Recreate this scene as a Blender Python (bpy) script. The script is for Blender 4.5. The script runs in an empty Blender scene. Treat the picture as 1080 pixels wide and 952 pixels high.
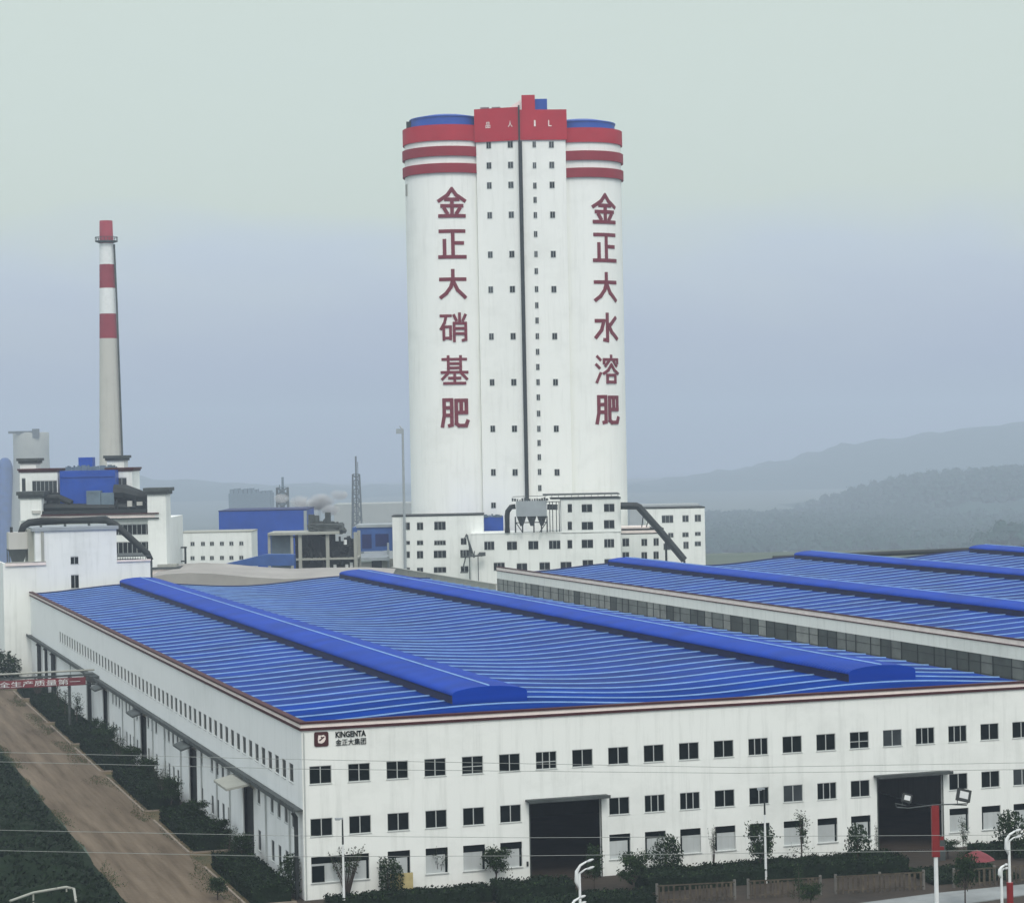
import bpy, bmesh, math, random
from mathutils import Vector, Matrix, noise
random.seed(7)
PI = math.pi
S = bpy.context.scene

# ------------------------------------------------------------ camera, sky, sun, exposure
F, ROLL, CH, YAW = 2404.0, math.radians(1.12), 45.5, math.radians(18.1)
CAM = Vector((-51.3, -227.9, CH))
FW = Vector((math.sin(YAW), math.cos(YAW), 0)); RT = Vector((math.cos(YAW), -math.sin(YAW), 0))
PIT = 1.4 / F
def setup_camera():
    cd = bpy.data.cameras.new('camera'); co = bpy.data.objects.new('camera', cd)
    S.collection.objects.link(co); S.camera = co
    cd.sensor_width = 36; cd.lens = F / 1080 * 36; cd.clip_end = 30000; cd.clip_start = 1
    f = (FW - Vector((0, 0, 1)) * PIT).normalized()
    up = (Vector((0, 0, 1)) - f * f.z).normalized(); r = f.cross(up).normalized()
    c, s = math.cos(ROLL), math.sin(ROLL)
    r2 = r * c - up * s; u2 = up * c + r * s
    m = Matrix((r2, u2, -f)).transposed().to_4x4(); m.translation = CAM
    co.matrix_world = m
setup_camera()
S.view_settings.view_transform = 'Standard'; S.view_settings.look = 'None'
S.view_settings.gamma = 1; S.view_settings.use_curve_mapping = False
S.view_settings.exposure = 0.4

SUN_EL, SUN_AZ = math.radians(50), math.radians(188)   # azimuth clockwise from +Y (beyond the halls): from behind the camera
def setup_world():
    w = bpy.data.worlds.new('World'); S.world = w; w.use_nodes = True
    n = w.node_tree; n.nodes.clear()
    out = n.nodes.new('ShaderNodeOutputWorld'); add = n.nodes.new('ShaderNodeAddShader')
    sky = n.nodes.new('ShaderNodeTexSky'); sky.sky_type = 'NISHITA'; sky.sun_disc = False
    sky.sun_elevation = SUN_EL; sky.sun_rotation = SUN_AZ; sky.dust_density = 4
    b1 = n.nodes.new('ShaderNodeBackground'); b1.inputs[1].default_value = 0.05
    n.links.new(sky.outputs[0], b1.inputs[0])
    # overcast cloud deck over that sky: brightness by elevation, with soft unevenness
    tc = n.nodes.new('ShaderNodeTexCoord'); sep = n.nodes.new('ShaderNodeSeparateXYZ')
    n.links.new(tc.outputs['Generated'], sep.inputs[0])
    nz = n.nodes.new('ShaderNodeTexNoise'); nz.inputs['Scale'].default_value = 5; nz.inputs['Detail'].default_value = 3
    mp = n.nodes.new('ShaderNodeMapping'); mp.inputs['Scale'].default_value = (1, 1, 3.5)
    n.links.new(tc.outputs['Generated'], mp.inputs[0]); n.links.new(mp.outputs[0], nz.inputs['Vector'])
    ma = n.nodes.new('ShaderNodeMath'); ma.operation = 'MULTIPLY_ADD'
    ma.inputs[1].default_value = 0.10; n.links.new(nz.outputs[0], ma.inputs[0])
    n.links.new(sep.outputs[2], ma.inputs[2])
    rp = n.nodes.new('ShaderNodeValToRGB'); n.links.new(ma.outputs[0], rp.inputs[0])
    e = rp.color_ramp.elements
    e[0].position = 0.05; e[0].color = (0.21, 0.245, 0.40, 1)
    e[1].position = 0.55; e[1].color = (0.95, 1.0, 1.0, 1)
    for p, c in ((0.085, (0.28, 0.315, 0.47, 1)), (0.125, (0.375, 0.415, 0.47, 1)), (0.16, (0.44, 0.475, 0.365, 1)), (0.27, (0.455, 0.485, 0.36, 1))):
        k = e.new(p); k.color = c
    b2 = n.nodes.new('ShaderNodeBackground'); b2.inputs[1].default_value = 0.88
    n.links.new(rp.outputs[0], b2.inputs[0])
    n.links.new(b1.outputs[0], add.inputs[0]); n.links.new(b2.outputs[0], add.inputs[1])
    n.links.new(add.outputs[0], out.inputs[0])
setup_world()
def setup_sun():
    l = bpy.data.lights.new('sun', 'SUN'); l.energy = 0.7; l.angle = math.radians(14); l.color = (1, 0.96, 0.9)
    o = bpy.data.objects.new('sun', l); S.collection.objects.link(o)
    d = Vector((math.sin(SUN_AZ) * math.cos(SUN_EL), math.cos(SUN_AZ) * math.cos(SUN_EL), math.sin(SUN_EL)))
    o.rotation_euler = d.to_track_quat('Z', 'Y').to_euler(); o.location = (0, 0, 300)
setup_sun()
HAZE_DENSITY = 0.00023

# ------------------------------------------------------------ survey helpers (photo measurement -> place)
def meas(px, py, D):
    """lateral metres and height of a measured direction at depth D (camera-yawed survey frame)"""
    u, v = px - 540, py - 476
    u2 = u * math.cos(ROLL) - v * math.sin(ROLL); v2 = u * math.sin(ROLL) + v * math.cos(ROLL) + 1.4
    return u2 / F * D, CH - v2 / F * D
def wpos(lat, D, z=0):
    p = CAM + RT * lat + FW * D
    return Vector((p.x, p.y, z))
def terrain(D):
    t = max(0.0, min(1.0, (D-820)/1800)); return -95*t*t*(3-2*t)
def at(px, py, D):
    la, z = meas(px, py, D); return wpos(la, D, z)
def gnd(px, py, z=0):
    u, v = px - 540, py - 476
    v2 = u * math.sin(ROLL) + v * math.cos(ROLL) + 1.4
    D = (CH - z) * F / v2
    la, _ = meas(px, py, D)
    return wpos(la, D, z)

# ------------------------------------------------------------ materials
def mat(name, col, rough=0.8, var=0.0, scale=1.0, bump=0.0, bscale=None, spec=0.3, metal=0.0, stretch=(1, 1, 1), col2=None, coord='Object'):
    m = bpy.data.materials.new(name); m.use_nodes = True
    n = m.node_tree; b = n.nodes['Principled BSDF']
    b.inputs['Roughness'].default_value = rough; b.inputs['Metallic'].default_value = metal
    b.inputs['Specular IOR Level'].default_value = spec
    b.inputs['Base Color'].default_value = (*col, 1)
    if var or col2:
        tc = n.nodes.new('ShaderNodeTexCoord'); mp = n.nodes.new('ShaderNodeMapping'); mp.inputs['Scale'].default_value = stretch
        n.links.new(tc.outputs[coord], mp.inputs[0])
        nz = n.nodes.new('ShaderNodeTexNoise'); nz.inputs['Scale'].default_value = scale; nz.inputs['Detail'].default_value = 6
        nz.inputs['Roughness'].default_value = 0.65
        n.links.new(mp.outputs[0], nz.inputs['Vector'])
        rp = n.nodes.new('ShaderNodeValToRGB'); n.links.new(nz.outputs[0], rp.inputs[0])
        e = rp.color_ramp.elements; e[0].position = 0.32; e[1].position = 0.68
        c2 = col2 if col2 else tuple(c * (1 - var) for c in col)
        e[0].color = (*c2, 1); e[1].color = (*col, 1)
        n.links.new(rp.outputs[0], b.inputs['Base Color'])
    if bump:
        tc = n.nodes.new('ShaderNodeTexCoord')
        nz = n.nodes.new('ShaderNodeTexNoise'); nz.inputs['Scale'].default_value = bscale or scale * 4; nz.inputs['Detail'].default_value = 4
        n.links.new(tc.outputs['Object'], nz.inputs['Vector'])
        bp = n.nodes.new('ShaderNodeBump'); bp.inputs['Strength'].default_value = bump; bp.inputs['Distance'].default_value = 0.2
        n.links.new(nz.outputs[0], bp.inputs['Height']); n.links.new(bp.outputs[0], b.inputs['Normal'])
    return m
def stained(name, col, stain, amount=0.35, spec=0.2):
    """painted render with rain streaks and broad blotches"""
    m = mat(name, col, 0.85, spec=spec); n = m.node_tree; b = n.nodes['Principled BSDF']
    tc = n.nodes.new('ShaderNodeTexCoord')
    last = None
    for sc, st in ((0.55, (1.6, 1.6, 0.12)), (0.06, (1, 1, 1.4))):
        mp = n.nodes.new('ShaderNodeMapping'); mp.inputs['Scale'].default_value = st
        nz = n.nodes.new('ShaderNodeTexNoise'); nz.inputs['Scale'].default_value = sc; nz.inputs['Detail'].default_value = 8
        nz.inputs['Roughness'].default_value = 0.7
        n.links.new(tc.outputs['Object'], mp.inputs[0]); n.links.new(mp.outputs[0], nz.inputs['Vector'])
        mr = n.nodes.new('ShaderNodeMapRange'); mr.inputs[1].default_value = 0.5; mr.inputs[2].default_value = 0.82
        mr.inputs[4].default_value = amount
        n.links.new(nz.outputs[0], mr.inputs[0])
        mx = n.nodes.new('ShaderNodeMix'); mx.data_type = 'RGBA'
        n.links.new(mr.outputs[0], mx.inputs[0])
        if last: n.links.new(last, mx.inputs[6])
        else: mx.inputs[6].default_value = (*col, 1)
        mx.inputs[7].default_value = (*stain, 1); last = mx.outputs[2]
    n.links.new(last, b.inputs['Base Color'])
    return m
def roof_sheet(name, c1, c2, rough=0.55):
    """blue profiled steel: fine corrugation running down the slope (along X), sheets of slightly different age"""
    m = mat(name, c1, rough, spec=0.03); n = m.node_tree; b = n.nodes['Principled BSDF']
    tc = n.nodes.new('ShaderNodeTexCoord')
    mp = n.nodes.new('ShaderNodeMapping'); mp.inputs['Scale'].default_value = (0.04, 0.2, 1)
    vz = n.nodes.new('ShaderNodeTexNoise'); vz.inputs['Scale'].default_value = 1.0; vz.inputs['Detail'].default_value = 5
    n.links.new(tc.outputs['Object'], mp.inputs[0]); n.links.new(mp.outputs[0], vz.inputs['Vector'])
    rp = n.nodes.new('ShaderNodeValToRGB'); e = rp.color_ramp.elements
    e[0].position = 0.35; e[1].position = 0.65; e[0].color = (*c2, 1); e[1].color = (*c1, 1)
    n.links.new(vz.outputs[0], rp.inputs[0])
    dz = n.nodes.new('ShaderNodeTexNoise'); dz.inputs['Scale'].default_value = 1.0; dz.inputs['Detail'].default_value = 8; dz.inputs['Roughness'].default_value = 0.75
    dm = n.nodes.new('ShaderNodeMapping'); dm.inputs['Scale'].default_value = (0.10, 0.35, 1); n.links.new(tc.outputs['Object'], dm.inputs[0]); n.links.new(dm.outputs[0], dz.inputs['Vector'])
    dr = n.nodes.new('ShaderNodeMapRange'); dr.inputs[1].default_value = 0.50; dr.inputs[2].default_value = 0.80; dr.inputs[4].default_value = 0.16; n.links.new(dz.outputs[0], dr.inputs[0])
    dx = n.nodes.new('ShaderNodeMix'); dx.data_type = 'RGBA'; n.links.new(dr.outputs[0], dx.inputs[0]); n.links.new(rp.outputs[0], dx.inputs[6]); dx.inputs[7].default_value = (0.02, 0.09, 0.30, 1)
    n.links.new(dx.outputs[2], b.inputs['Base Color'])
    wv = n.nodes.new('ShaderNodeTexWave'); wv.bands_direction = 'Y'; wv.inputs['Scale'].default_value = 0.42
    n.links.new(tc.outputs['Object'], wv.inputs['Vector'])
    bp = n.nodes.new('ShaderNodeBump'); bp.inputs['Strength'].default_value = 0.35; bp.inputs['Distance'].default_value = 0.08
    n.links.new(wv.outputs[0], bp.inputs['Height']); n.links.new(bp.outputs[0], b.inputs['Normal'])
    return m
M = {}
M['white'] = stained('white_render', (0.79, 0.82, 0.79), (0.42, 0.45, 0.42), 0.50)
M['side'] = stained('side_render', (0.80, 0.83, 0.82), (0.48, 0.52, 0.50), 0.35)
M['tower'] = stained('tower_render', (0.84, 0.86, 0.82), (0.58, 0.60, 0.56), 0.45)
M['cream'] = mat('cream_cornice', (0.86, 0.77, 0.72), 0.8, var=0.15, scale=0.6)
M['maroon'] = mat('maroon_trim', (0.060, 0.010, 0.012), 0.7, var=0.3, scale=0.7)
M['red'] = mat('red_paint', (0.44, 0.008, 0.024), 0.7, var=0.18, scale=0.12)
M['redband'] = mat('red_band_paint', (0.27, 0.008, 0.020), 0.7, var=0.18, scale=0.15)
M['letter'] = mat('letter_red', (0.18, 0.008, 0.024), 0.6, var=0.25, scale=0.4)
M['roof'] = roof_sheet('blue_roof_sheet', (0.0003, 0.038, 0.27), (0.0003, 0.022, 0.15))
M['cap'] = roof_sheet('blue_vent_cap', (0.0003, 0.044, 0.36), (0.0003, 0.034, 0.27), 0.5)
M['rib'] = mat('roof_joint_strip', (0.27, 0.48, 0.78), 0.6, var=0.3, scale=0.4)
M['louvre'] = mat('shaded_navy_louvre', (0.001, 0.012, 0.11), 0.6, var=0.4, scale=0.5)  # navy louvre paint, darkened to carry the shade under the vent caps
M['blue'] = mat('blue_cladding', (0.010, 0.075, 0.42), 0.5, var=0.3, scale=0.12)
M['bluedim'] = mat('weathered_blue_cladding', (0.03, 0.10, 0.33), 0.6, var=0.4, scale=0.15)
M['glass'] = mat('dark_window_glass', (0.003, 0.006, 0.006), 0.2, spec=0.08)
M['glassgrey'] = mat('grey_window_glass', (0.045, 0.055, 0.06), 0.3, spec=0.2, var=0.4, scale=0.8)
M['frame'] = mat('aluminium_frame', (0.42, 0.45, 0.44), 0.5)
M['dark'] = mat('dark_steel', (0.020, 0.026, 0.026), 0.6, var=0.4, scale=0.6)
M['gutter'] = mat('grey_green_gutter', (0.075, 0.09, 0.088), 0.7, var=0.5, scale=0.5)
M['grey'] = mat('grey_steel', (0.33, 0.37, 0.39), 0.55, var=0.2, scale=0.3)
M['conc'] = stained('concrete', (0.34, 0.35, 0.31), (0.20, 0.21, 0.19), 0.6)
M['fencepost'] = mat('fence_post_concrete', (0.17, 0.165, 0.15), 0.9, var=0.4, scale=1)
M['concpale'] = stained('pale_concrete', (0.50, 0.50, 0.46), (0.33, 0.33, 0.30), 0.5)
M['panelgrey'] = mat('grey_infill_panel', (0.50, 0.54, 0.54), 0.7, var=0.25, scale=0.35, stretch=(1, 1, 0.3))
M['pane1'] = mat('translucent_panel_pale', (0.30, 0.32, 0.30), 0.5, var=0.5, scale=0.25)
M['pane2'] = mat('translucent_panel_mid', (0.17, 0.19, 0.18), 0.5, var=0.5, scale=0.25)
M['pane3'] = mat('translucent_panel_dark', (0.06, 0.075, 0.07), 0.5, var=0.5, scale=0.25)
M['tan'] = mat('tan_roof', (0.36, 0.345, 0.32), 0.9, var=0.25, scale=0.08)
M['road'] = mat('dirt_road', (0.165, 0.128, 0.088), 0.95, col2=(0.065, 0.045, 0.025), scale=0.5, bump=0.5, bscale=1.5, stretch=(1.3, 0.07, 1))
M['verge'] = mat('verge_soil', (0.16, 0.11, 0.055), 0.95, col2=(0.035, 0.045, 0.02), scale=0.25, bump=0.6, bscale=2)
M['yard'] = mat('yard_paving', (0.050, 0.037, 0.026), 0.9, col2=(0.018, 0.015, 0.011), scale=0.12, bump=0.3, bscale=1)
M['kerb'] = mat('kerb_stone', (0.30, 0.25, 0.20), 0.9, var=0.4, scale=0.8)
M['pave'] = mat('pale_road', (0.25, 0.27, 0.27), 0.85, var=0.3, scale=0.3)
M['ground'] = mat('far_ground', (0.10, 0.12, 0.095), 0.95, col2=(0.055, 0.085, 0.06), scale=0.006)
M['leaf'] = mat('leaf_dark', (0.022, 0.042, 0.016), 0.7, col2=(0.010, 0.020, 0.009), scale=1.2, spec=0.03)
M['leaf2'] = mat('leaf_mid', (0.050, 0.085, 0.030), 0.7, col2=(0.022, 0.042, 0.017), scale=1.2, spec=0.03)
M['hedge'] = mat('hedge_leaf', (0.014, 0.026, 0.012), 0.8, col2=(0.006, 0.012, 0.006), scale=1.2, spec=0.03)
M['bark'] = mat('bark', (0.07, 0.055, 0.045), 0.9, var=0.4, scale=3)
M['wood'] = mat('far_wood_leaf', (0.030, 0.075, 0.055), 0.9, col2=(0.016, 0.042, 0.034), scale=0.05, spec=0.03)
M['chimred'] = mat('chimney_red', (0.30, 0.035, 0.055), 0.7, var=0.3, scale=0.1)
M['whitepaint'] = mat('white_paint', (0.75, 0.78, 0.78), 0.5, var=0.12, scale=1)
M['redpaint'] = mat('red_mast_paint', (0.23, 0.014, 0.014), 0.5, var=0.25, scale=0.8)
M['banner'] = mat('red_banner_cloth', (0.22, 0.045, 0.055), 0.8, var=0.4, scale=0.4)
M['lens'] = mat('lamp_glass', (0.50, 0.52, 0.52), 0.2, spec=0.6)
M['wire'] = mat('pale_wire', (0.26, 0.28, 0.27), 0.6)
M['fence'] = mat('fence_picket', (0.11, 0.09, 0.062), 0.8, col2=(0.025, 0.02, 0.014), scale=1.1)
M['yellow'] = mat('yellow_board', (0.50, 0.42, 0.20), 0.8, var=0.3, scale=1)
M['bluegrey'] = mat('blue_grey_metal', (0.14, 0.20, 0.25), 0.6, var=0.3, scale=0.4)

# ------------------------------------------------------------ mesh builder
class MB:
    def __init__(s): s.v = []; s.f = []; s.m = []
    def quad(s, a, b, c, d, mi=0):
        k = len(s.v); s.v += [tuple(a), tuple(b), tuple(c), tuple(d)]; s.f.append((k, k+1, k+2, k+3)); s.m.append(mi)
    def poly(s, pts, mi=0):
        k = len(s.v); s.v += [tuple(p) for p in pts]; s.f.append(tuple(range(k, k+len(pts)))); s.m.append(mi)
    def box(s, x0, x1, y0, y1, z0, z1, mi=0):
        k = len(s.v)
        s.v += [(x, y, z) for z in (z0, z1) for x, y in ((x0, y0), (x1, y0), (x1, y1), (x0, y1))]
        for q in ((0, 3, 2, 1), (4, 5, 6, 7), (0, 1, 5, 4), (1, 2, 6, 5), (2, 3, 7, 6), (3, 0, 4, 7)):
            s.f.append(tuple(k + i for i in q)); s.m.append(mi)
    def tube(s, pts, r, n=8, mi=0, cap=True):
        pts = [Vector(p) for p in pts]; rs = r if isinstance(r, (list, tuple)) else [r] * len(pts)
        k = len(s.v); ref = None
        for i, p in enumerate(pts):
            d = (pts[min(i+1, len(pts)-1)] - pts[max(i-1, 0)]).normalized()
            if ref is None:
                ref = Vector((0, 0, 1)) if abs(d.z) < 0.9 else Vector((1, 0, 0))
            a = d.cross(ref)
            if a.length < 1e-4: a = d.cross(Vector((0, 1, 0)))
            a.normalize(); b = d.cross(a).normalized(); ref = b.cross(d) if False else ref
            for j in range(n):
                t = 2 * PI * j / n
                s.v.append(tuple(p + (a * math.cos(t) + b * math.sin(t)) * rs[i]))
        for i in range(len(pts)-1):
            for j in range(n):
                s.f.append((k+i*n+j, k+i*n+(j+1) % n, k+(i+1)*n+(j+1) % n, k+(i+1)*n+j)); s.m.append(mi)
        if cap:
            s.f.append(tuple(k+j for j in range(n))[::-1]); s.m.append(mi)
            e = k+(len(pts)-1)*n; s.f.append(tuple(e+j for j in range(n))); s.m.append(mi)
    def lathe(s, cx, cy, prof, n=48, mi=0, a0=0, a1=2*PI):
        """prof: list of (r, z) or (r, z, material)"""
        full = abs(a1-a0-2*PI) < 1e-6; cnt = n if full else n+1
        k = len(s.v)
        for p in prof:
            for j in range(cnt):
                t = a0 + (a1-a0)*j/n
                s.v.append((cx+p[0]*math.cos(t), cy+p[0]*math.sin(t), p[1]))
        for i in range(len(prof)-1):
            mm = prof[i][2] if len(prof[i]) > 2 else mi
            for j in range(n):
                j2 = (j+1) % cnt
                s.f.append((k+i*cnt+j, k+i*cnt+j2, k+(i+1)*cnt+j2, k+(i+1)*cnt+j)); s.m.append(mm)
    def wall(s, o, u, L, z0, z1, holes=(), t=0.25, mi=0, nrm=None):
        """vertical wall sheet from o along unit u, with real openings and reveals going along nrm (inward)"""
        o = Vector(o); u = Vector(u); nrm = Vector(nrm)
        xs = sorted({0.0, L} | {max(0, min(L, h[0])) for h in holes} | {max(0, min(L, h[1])) for h in holes})
        zs = sorted({z0, z1} | {max(z0, min(z1, h[2])) for h in holes} | {max(z0, min(z1, h[3])) for h in holes})
        P = lambda a, z, d=0: o + u*a + Vector((0, 0, z)) + nrm*d
        for i in range(len(xs)-1):
            run = None
            for j in range(len(zs)-1):
                xm, zm = (xs[i]+xs[i+1])/2, (zs[j]+zs[j+1])/2
                if any(h[0] < xm < h[1] and h[2] < zm < h[3] for h in holes): continue
                s.quad(P(xs[i], zs[j]), P(xs[i+1], zs[j]), P(xs[i+1], zs[j+1]), P(xs[i], zs[j+1]), mi)
        for a, b, c, d in [h[:4] for h in holes]:
            s.quad(P(a, c), P(a, c, t), P(a, d, t), P(a, d), mi); s.quad(P(b, c), P(b, d), P(b, d, t), P(b, c, t), mi)
            s.quad(P(a, d), P(a, d, t), P(b, d, t), P(b, d), mi); s.quad(P(a, c), P(b, c), P(b, c, t), P(a, c, t), mi)
    def mesh(s, name, mats):
        me = bpy.data.meshes.new(name); me.from_pydata(s.v, [], s.f)
        for m in (mats if isinstance(mats, (list, tuple)) else [mats]): me.materials.append(m)
        me.polygons.foreach_set('material_index', s.m)
        bm = bmesh.new(); bm.from_mesh(me); bmesh.ops.remove_doubles(bm, verts=bm.verts, dist=0.0005)
        bmesh.ops.recalc_face_normals(bm, faces=bm.faces); bm.to_mesh(me); bm.free()
        return me
    def build(s, name, mats, parent=None, smooth=False, loc=None):
        me = s.mesh(name, mats)
        if smooth: me.polygons.foreach_set('use_smooth', [True]*len(me.polygons))
        return put(name, me, parent, loc)
def put(name, me, parent=None, loc=None, rz=0):
    o = bpy.data.objects.new(name, me); S.collection.objects.link(o)
    if parent: o.parent = parent
    if loc is not None: o.location = loc
    if rz: o.rotation_euler.z = rz
    return o
def tag(o, label=None, cat=None, group=None, kind=None):
    if label: o['label'] = label
    if cat: o['category'] = cat
    if group: o['group'] = group
    if kind: o['kind'] = kind
    return o
def thing(name, loc, label, cat, group=None, rz=0):
    o = bpy.data.objects.new(name, None); o.empty_display_size = 0.5; S.collection.objects.link(o)
    o.location = loc; o.rotation_euler.z = rz
    return tag(o, label, cat, group)
def copy_tree(src, loc, label=None, rz=None, scale=None):
    c = src.copy(); S.collection.objects.link(c); c.location = loc
    if rz is not None: c.rotation_euler.z = rz
    if scale: c.scale = scale
    if label: c['label'] = label
    for ch in list(src.children):
        d = ch.copy(); S.collection.objects.link(d); d.parent = c
        for g in list(ch.children):
            e = g.copy(); S.collection.objects.link(e); e.parent = d
    return c
def smooth_by(o):
    o.data.polygons.foreach_set('use_smooth', [True]*len(o.data.polygons))

# window meshes, shared. local: x across, y into the wall, z up from the sill, origin at the left bottom corner
_wm = {}
def win_meshes(w, h, mull=1, trans=0.0, key=''):
    k = (round(w, 2), round(h, 2), mull, trans, key)
    if k not in _wm:
        fr = MB(); t = 0.07
        fr.box(0, w, 0.06, 0.14, 0, t); fr.box(0, w, 0.06, 0.14, h-t, h)
        fr.box(0, t, 0.06, 0.14, t, h-t); fr.box(w-t, w, 0.06, 0.14, t, h-t)
        for i in range(mull):
            x = w*(i+1)/(mull+1); fr.box(x-0.05, x+0.05, 0.055, 0.135, t, h-t)
        if trans: fr.box(t, w-t, 0.065, 0.13, h*trans-0.04, h*trans+0.04)
        fr.box(-0.05, w+0.05, -0.06, 0.05, -0.07, -0.003)
        pa = MB(); pa.box(t*0.5, w-t*0.5, 0.10, 0.125, t*0.5, h-t*0.5)
        _wm[k] = (fr.mesh('window', M['frame']), pa.mesh('pane', M['glassgrey' if key == 'g' else 'glass']))
    return _wm[k]
def window(parent, x, y, z, w, h, rz=0, mull=1, trans=0.0, name='window', key=''):
    a, b = win_meshes(w, h, mull, trans, key)
    o = put(name, a, parent, (x, y, z), rz); put('pane', b, o)
    return o
_sw = {}
def small_window(parent, x, y, z, w, h, rz=0, grey=False, mull=1, name='window'):
    """far window: one mesh with dark glass and a pale frame"""
    k = (round(w, 1), round(h, 1), grey, mull)
    if k not in _sw:
        b = MB(); t = 0.10
        b.box(0, w, 0.10, 0.14, 0, h, 0)
        for i in range(mull): x_ = w*(i+1)/(mull+1); b.box(x_-0.06, x_+0.06, 0.04, 0.098, 0, h, 1)
        b.box(0, w, 0.04, 0.098, h-t*2, h, 1)
        b.box(-0.1, w+0.1, -0.12, 0.03, -0.12, -0.004, 1)
        _sw[k] = b.mesh('window', [M['glassgrey'] if grey else M['glass'], M['frame']])
    return put(name, _sw[k], parent, (x, y, z), rz)

# ------------------------------------------------------------ ground, roads
def plane(name, x0, x1, y0, y1, z, m, nx=1, ny=1):
    b = MB()
    for i in range(nx):
        for j in range(ny):
            xa, xb = x0+(x1-x0)*i/nx, x0+(x1-x0)*(i+1)/nx; ya, yb = y0+(y1-y0)*j/ny, y0+(y1-y0)*(j+1)/ny
            b.quad((xa, ya, z), (xb, ya, z), (xb, yb, z), (xa, yb, z))
    return tag(b.build(name, m), kind='structure')
def far_ground():
    b = MB(); Ds = [-300, 0, 300, 600, 820]+[820+100*i for i in range(1, 20)]+[3200, 4000, 5000, 6500, 8000, 10500]
    las = [-7000, -4000, -2000, -1000, -500, 0, 500, 1000, 2000, 4000, 7000]
    for da, db in zip(Ds, Ds[1:]):
        for la, lb in zip(las, las[1:]):
            b.quad(wpos(la, da, terrain(da)-0.02), wpos(lb, da, terrain(da)-0.02), wpos(lb, db, terrain(db)-0.02), wpos(la, db, terrain(db)-0.02))
    o = b.build('ground', M['ground']); tag(o, kind='structure')
far_ground()
plane('yard', -4.0, 420, -60, 262, 0.0, M['yard'])
def dirt_road():
    b = MB(); ys = [-120+6*i for i in range(80)]
    pr = None
    for y in ys:
        l = -17.2+noise.noise(Vector((3, y*0.06, 0)))*1.3; r = -6.0+noise.noise(Vector((9, y*0.08, 0)))*1.0
        c = [(l, y), (r, y)]
        if pr: b.quad((*pr[0], 0.006), (*pr[1], 0.006), (*c[1], 0.006), (*c[0], 0.006))
        pr = c
    tag(b.build('dirt_road', M['road']), kind='structure')
    tag(plane('verge', -7.4, -0.9, -120, 300, 0.002, M['verge']), kind='structure')
dirt_road()
def pale_road():
    b = MB()
    P = [(20, -34.0, -60), (48.5, -24.4, -34), (60, -22.6, -28.5), (74, -22.0, -25.6), (120, -21.5, -24.5)]
    for i in range(len(P)-1):
        (xa, ta, ba), (xb, tb, bb) = P[i], P[i+1]
        b.quad((xa, ba, 0.10), (xb, bb, 0.10), (xb, tb, 0.10), (xa, ta, 0.10)); b.quad((xa, ta, 0.10), (xb, tb, 0.10), (xb, tb, 0), (xa, ta, 0))
        b.quad((xa, ba, 0.10), (xb, bb, 0.10), (xb, bb, 0), (xa, ba, 0))
    tag(b.build('pavement', M['pave']), kind='structure')
pale_road()

# ------------------------------------------------------------ production halls
RX1, SPAN = 21.0, 46.0
def roof_z(x, y=0.0, base=17.65):
    amp = 0.95+0.35*y/250
    # gentle waves: ridge at 21, valley at 44, ridge at 67 ...
    x = max(0, x)
    return base + amp*(0.5+0.5*math.cos((x-RX1)/SPAN*2*PI))
def make_roof(parent, width, y0, y1, step):
    b = MB(); n = int(width/1.5)
    xs = [width*i/n for i in range(n+1)]
    for i in range(n):
        for j in range(10):
            ya, yb = y0+(y1-y0)*j/10, y0+(y1-y0)*(j+1)/10
            b.quad((xs[i], ya, roof_z(xs[i], ya)), (xs[i+1], ya, roof_z(xs[i+1], ya)), (xs[i+1], yb, roof_z(xs[i+1], yb)), (xs[i], yb, roof_z(xs[i], yb)), 0)
        b.quad((xs[i], y0, 17.2), (xs[i+1], y0, 17.2), (xs[i+1], y0, roof_z(xs[i+1], y0)), (xs[i], y0, roof_z(xs[i], y0)), 0)
    rf = b.build('roof', M['roof'], parent); smooth_by(rf)
    r = MB(); y = y0+2.2; k = 0
    while y < y1-1:
        for i in range(n):
            za, zb = roof_z(xs[i], y), roof_z(xs[i+1], y)
            w = 0.09
            pts = [(y-w, 0.005), (y-w, 0.13), (y+w, 0.13), (y+w, 0.005)]
            for j in range(3):
                (ya, ha), (yb, hb) = pts[j], pts[j+1]
                r.quad((xs[i], ya, za+ha), (xs[i+1], ya, zb+ha), (xs[i+1], yb, zb+hb), (xs[i], yb, za+hb))
        y += step*(1+0.04*math.sin(k*2.1)); k += 1
    r.build('joint_strips', M['rib'], rf)
    # dark flashing at the far edge and eave gutters
    g = MB()
    for i in range(n):
        za, zb = roof_z(xs[i], y1), roof_z(xs[i+1], y1)
        g.quad((xs[i], y1, za-1.5), (xs[i+1], y1, zb-1.5), (xs[i+1], y1, zb+0.3), (xs[i], y1, za+0.3))
        g.quad((xs[i], y1, za+0.3), (xs[i+1], y1, zb+0.3), (xs[i+1], y1-0.4, zb+0.3), (xs[i], y1-0.4, za+0.3))
        g.quad((xs[i], y1-0.4, za+0.3), (xs[i+1], y1-0.4, zb+0.3), (xs[i+1], y1-0.4, zb-0.1), (xs[i], y1-0.4, za-0.1))
    g.build('flashing', M['louvre'], rf)
    return rf
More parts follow.
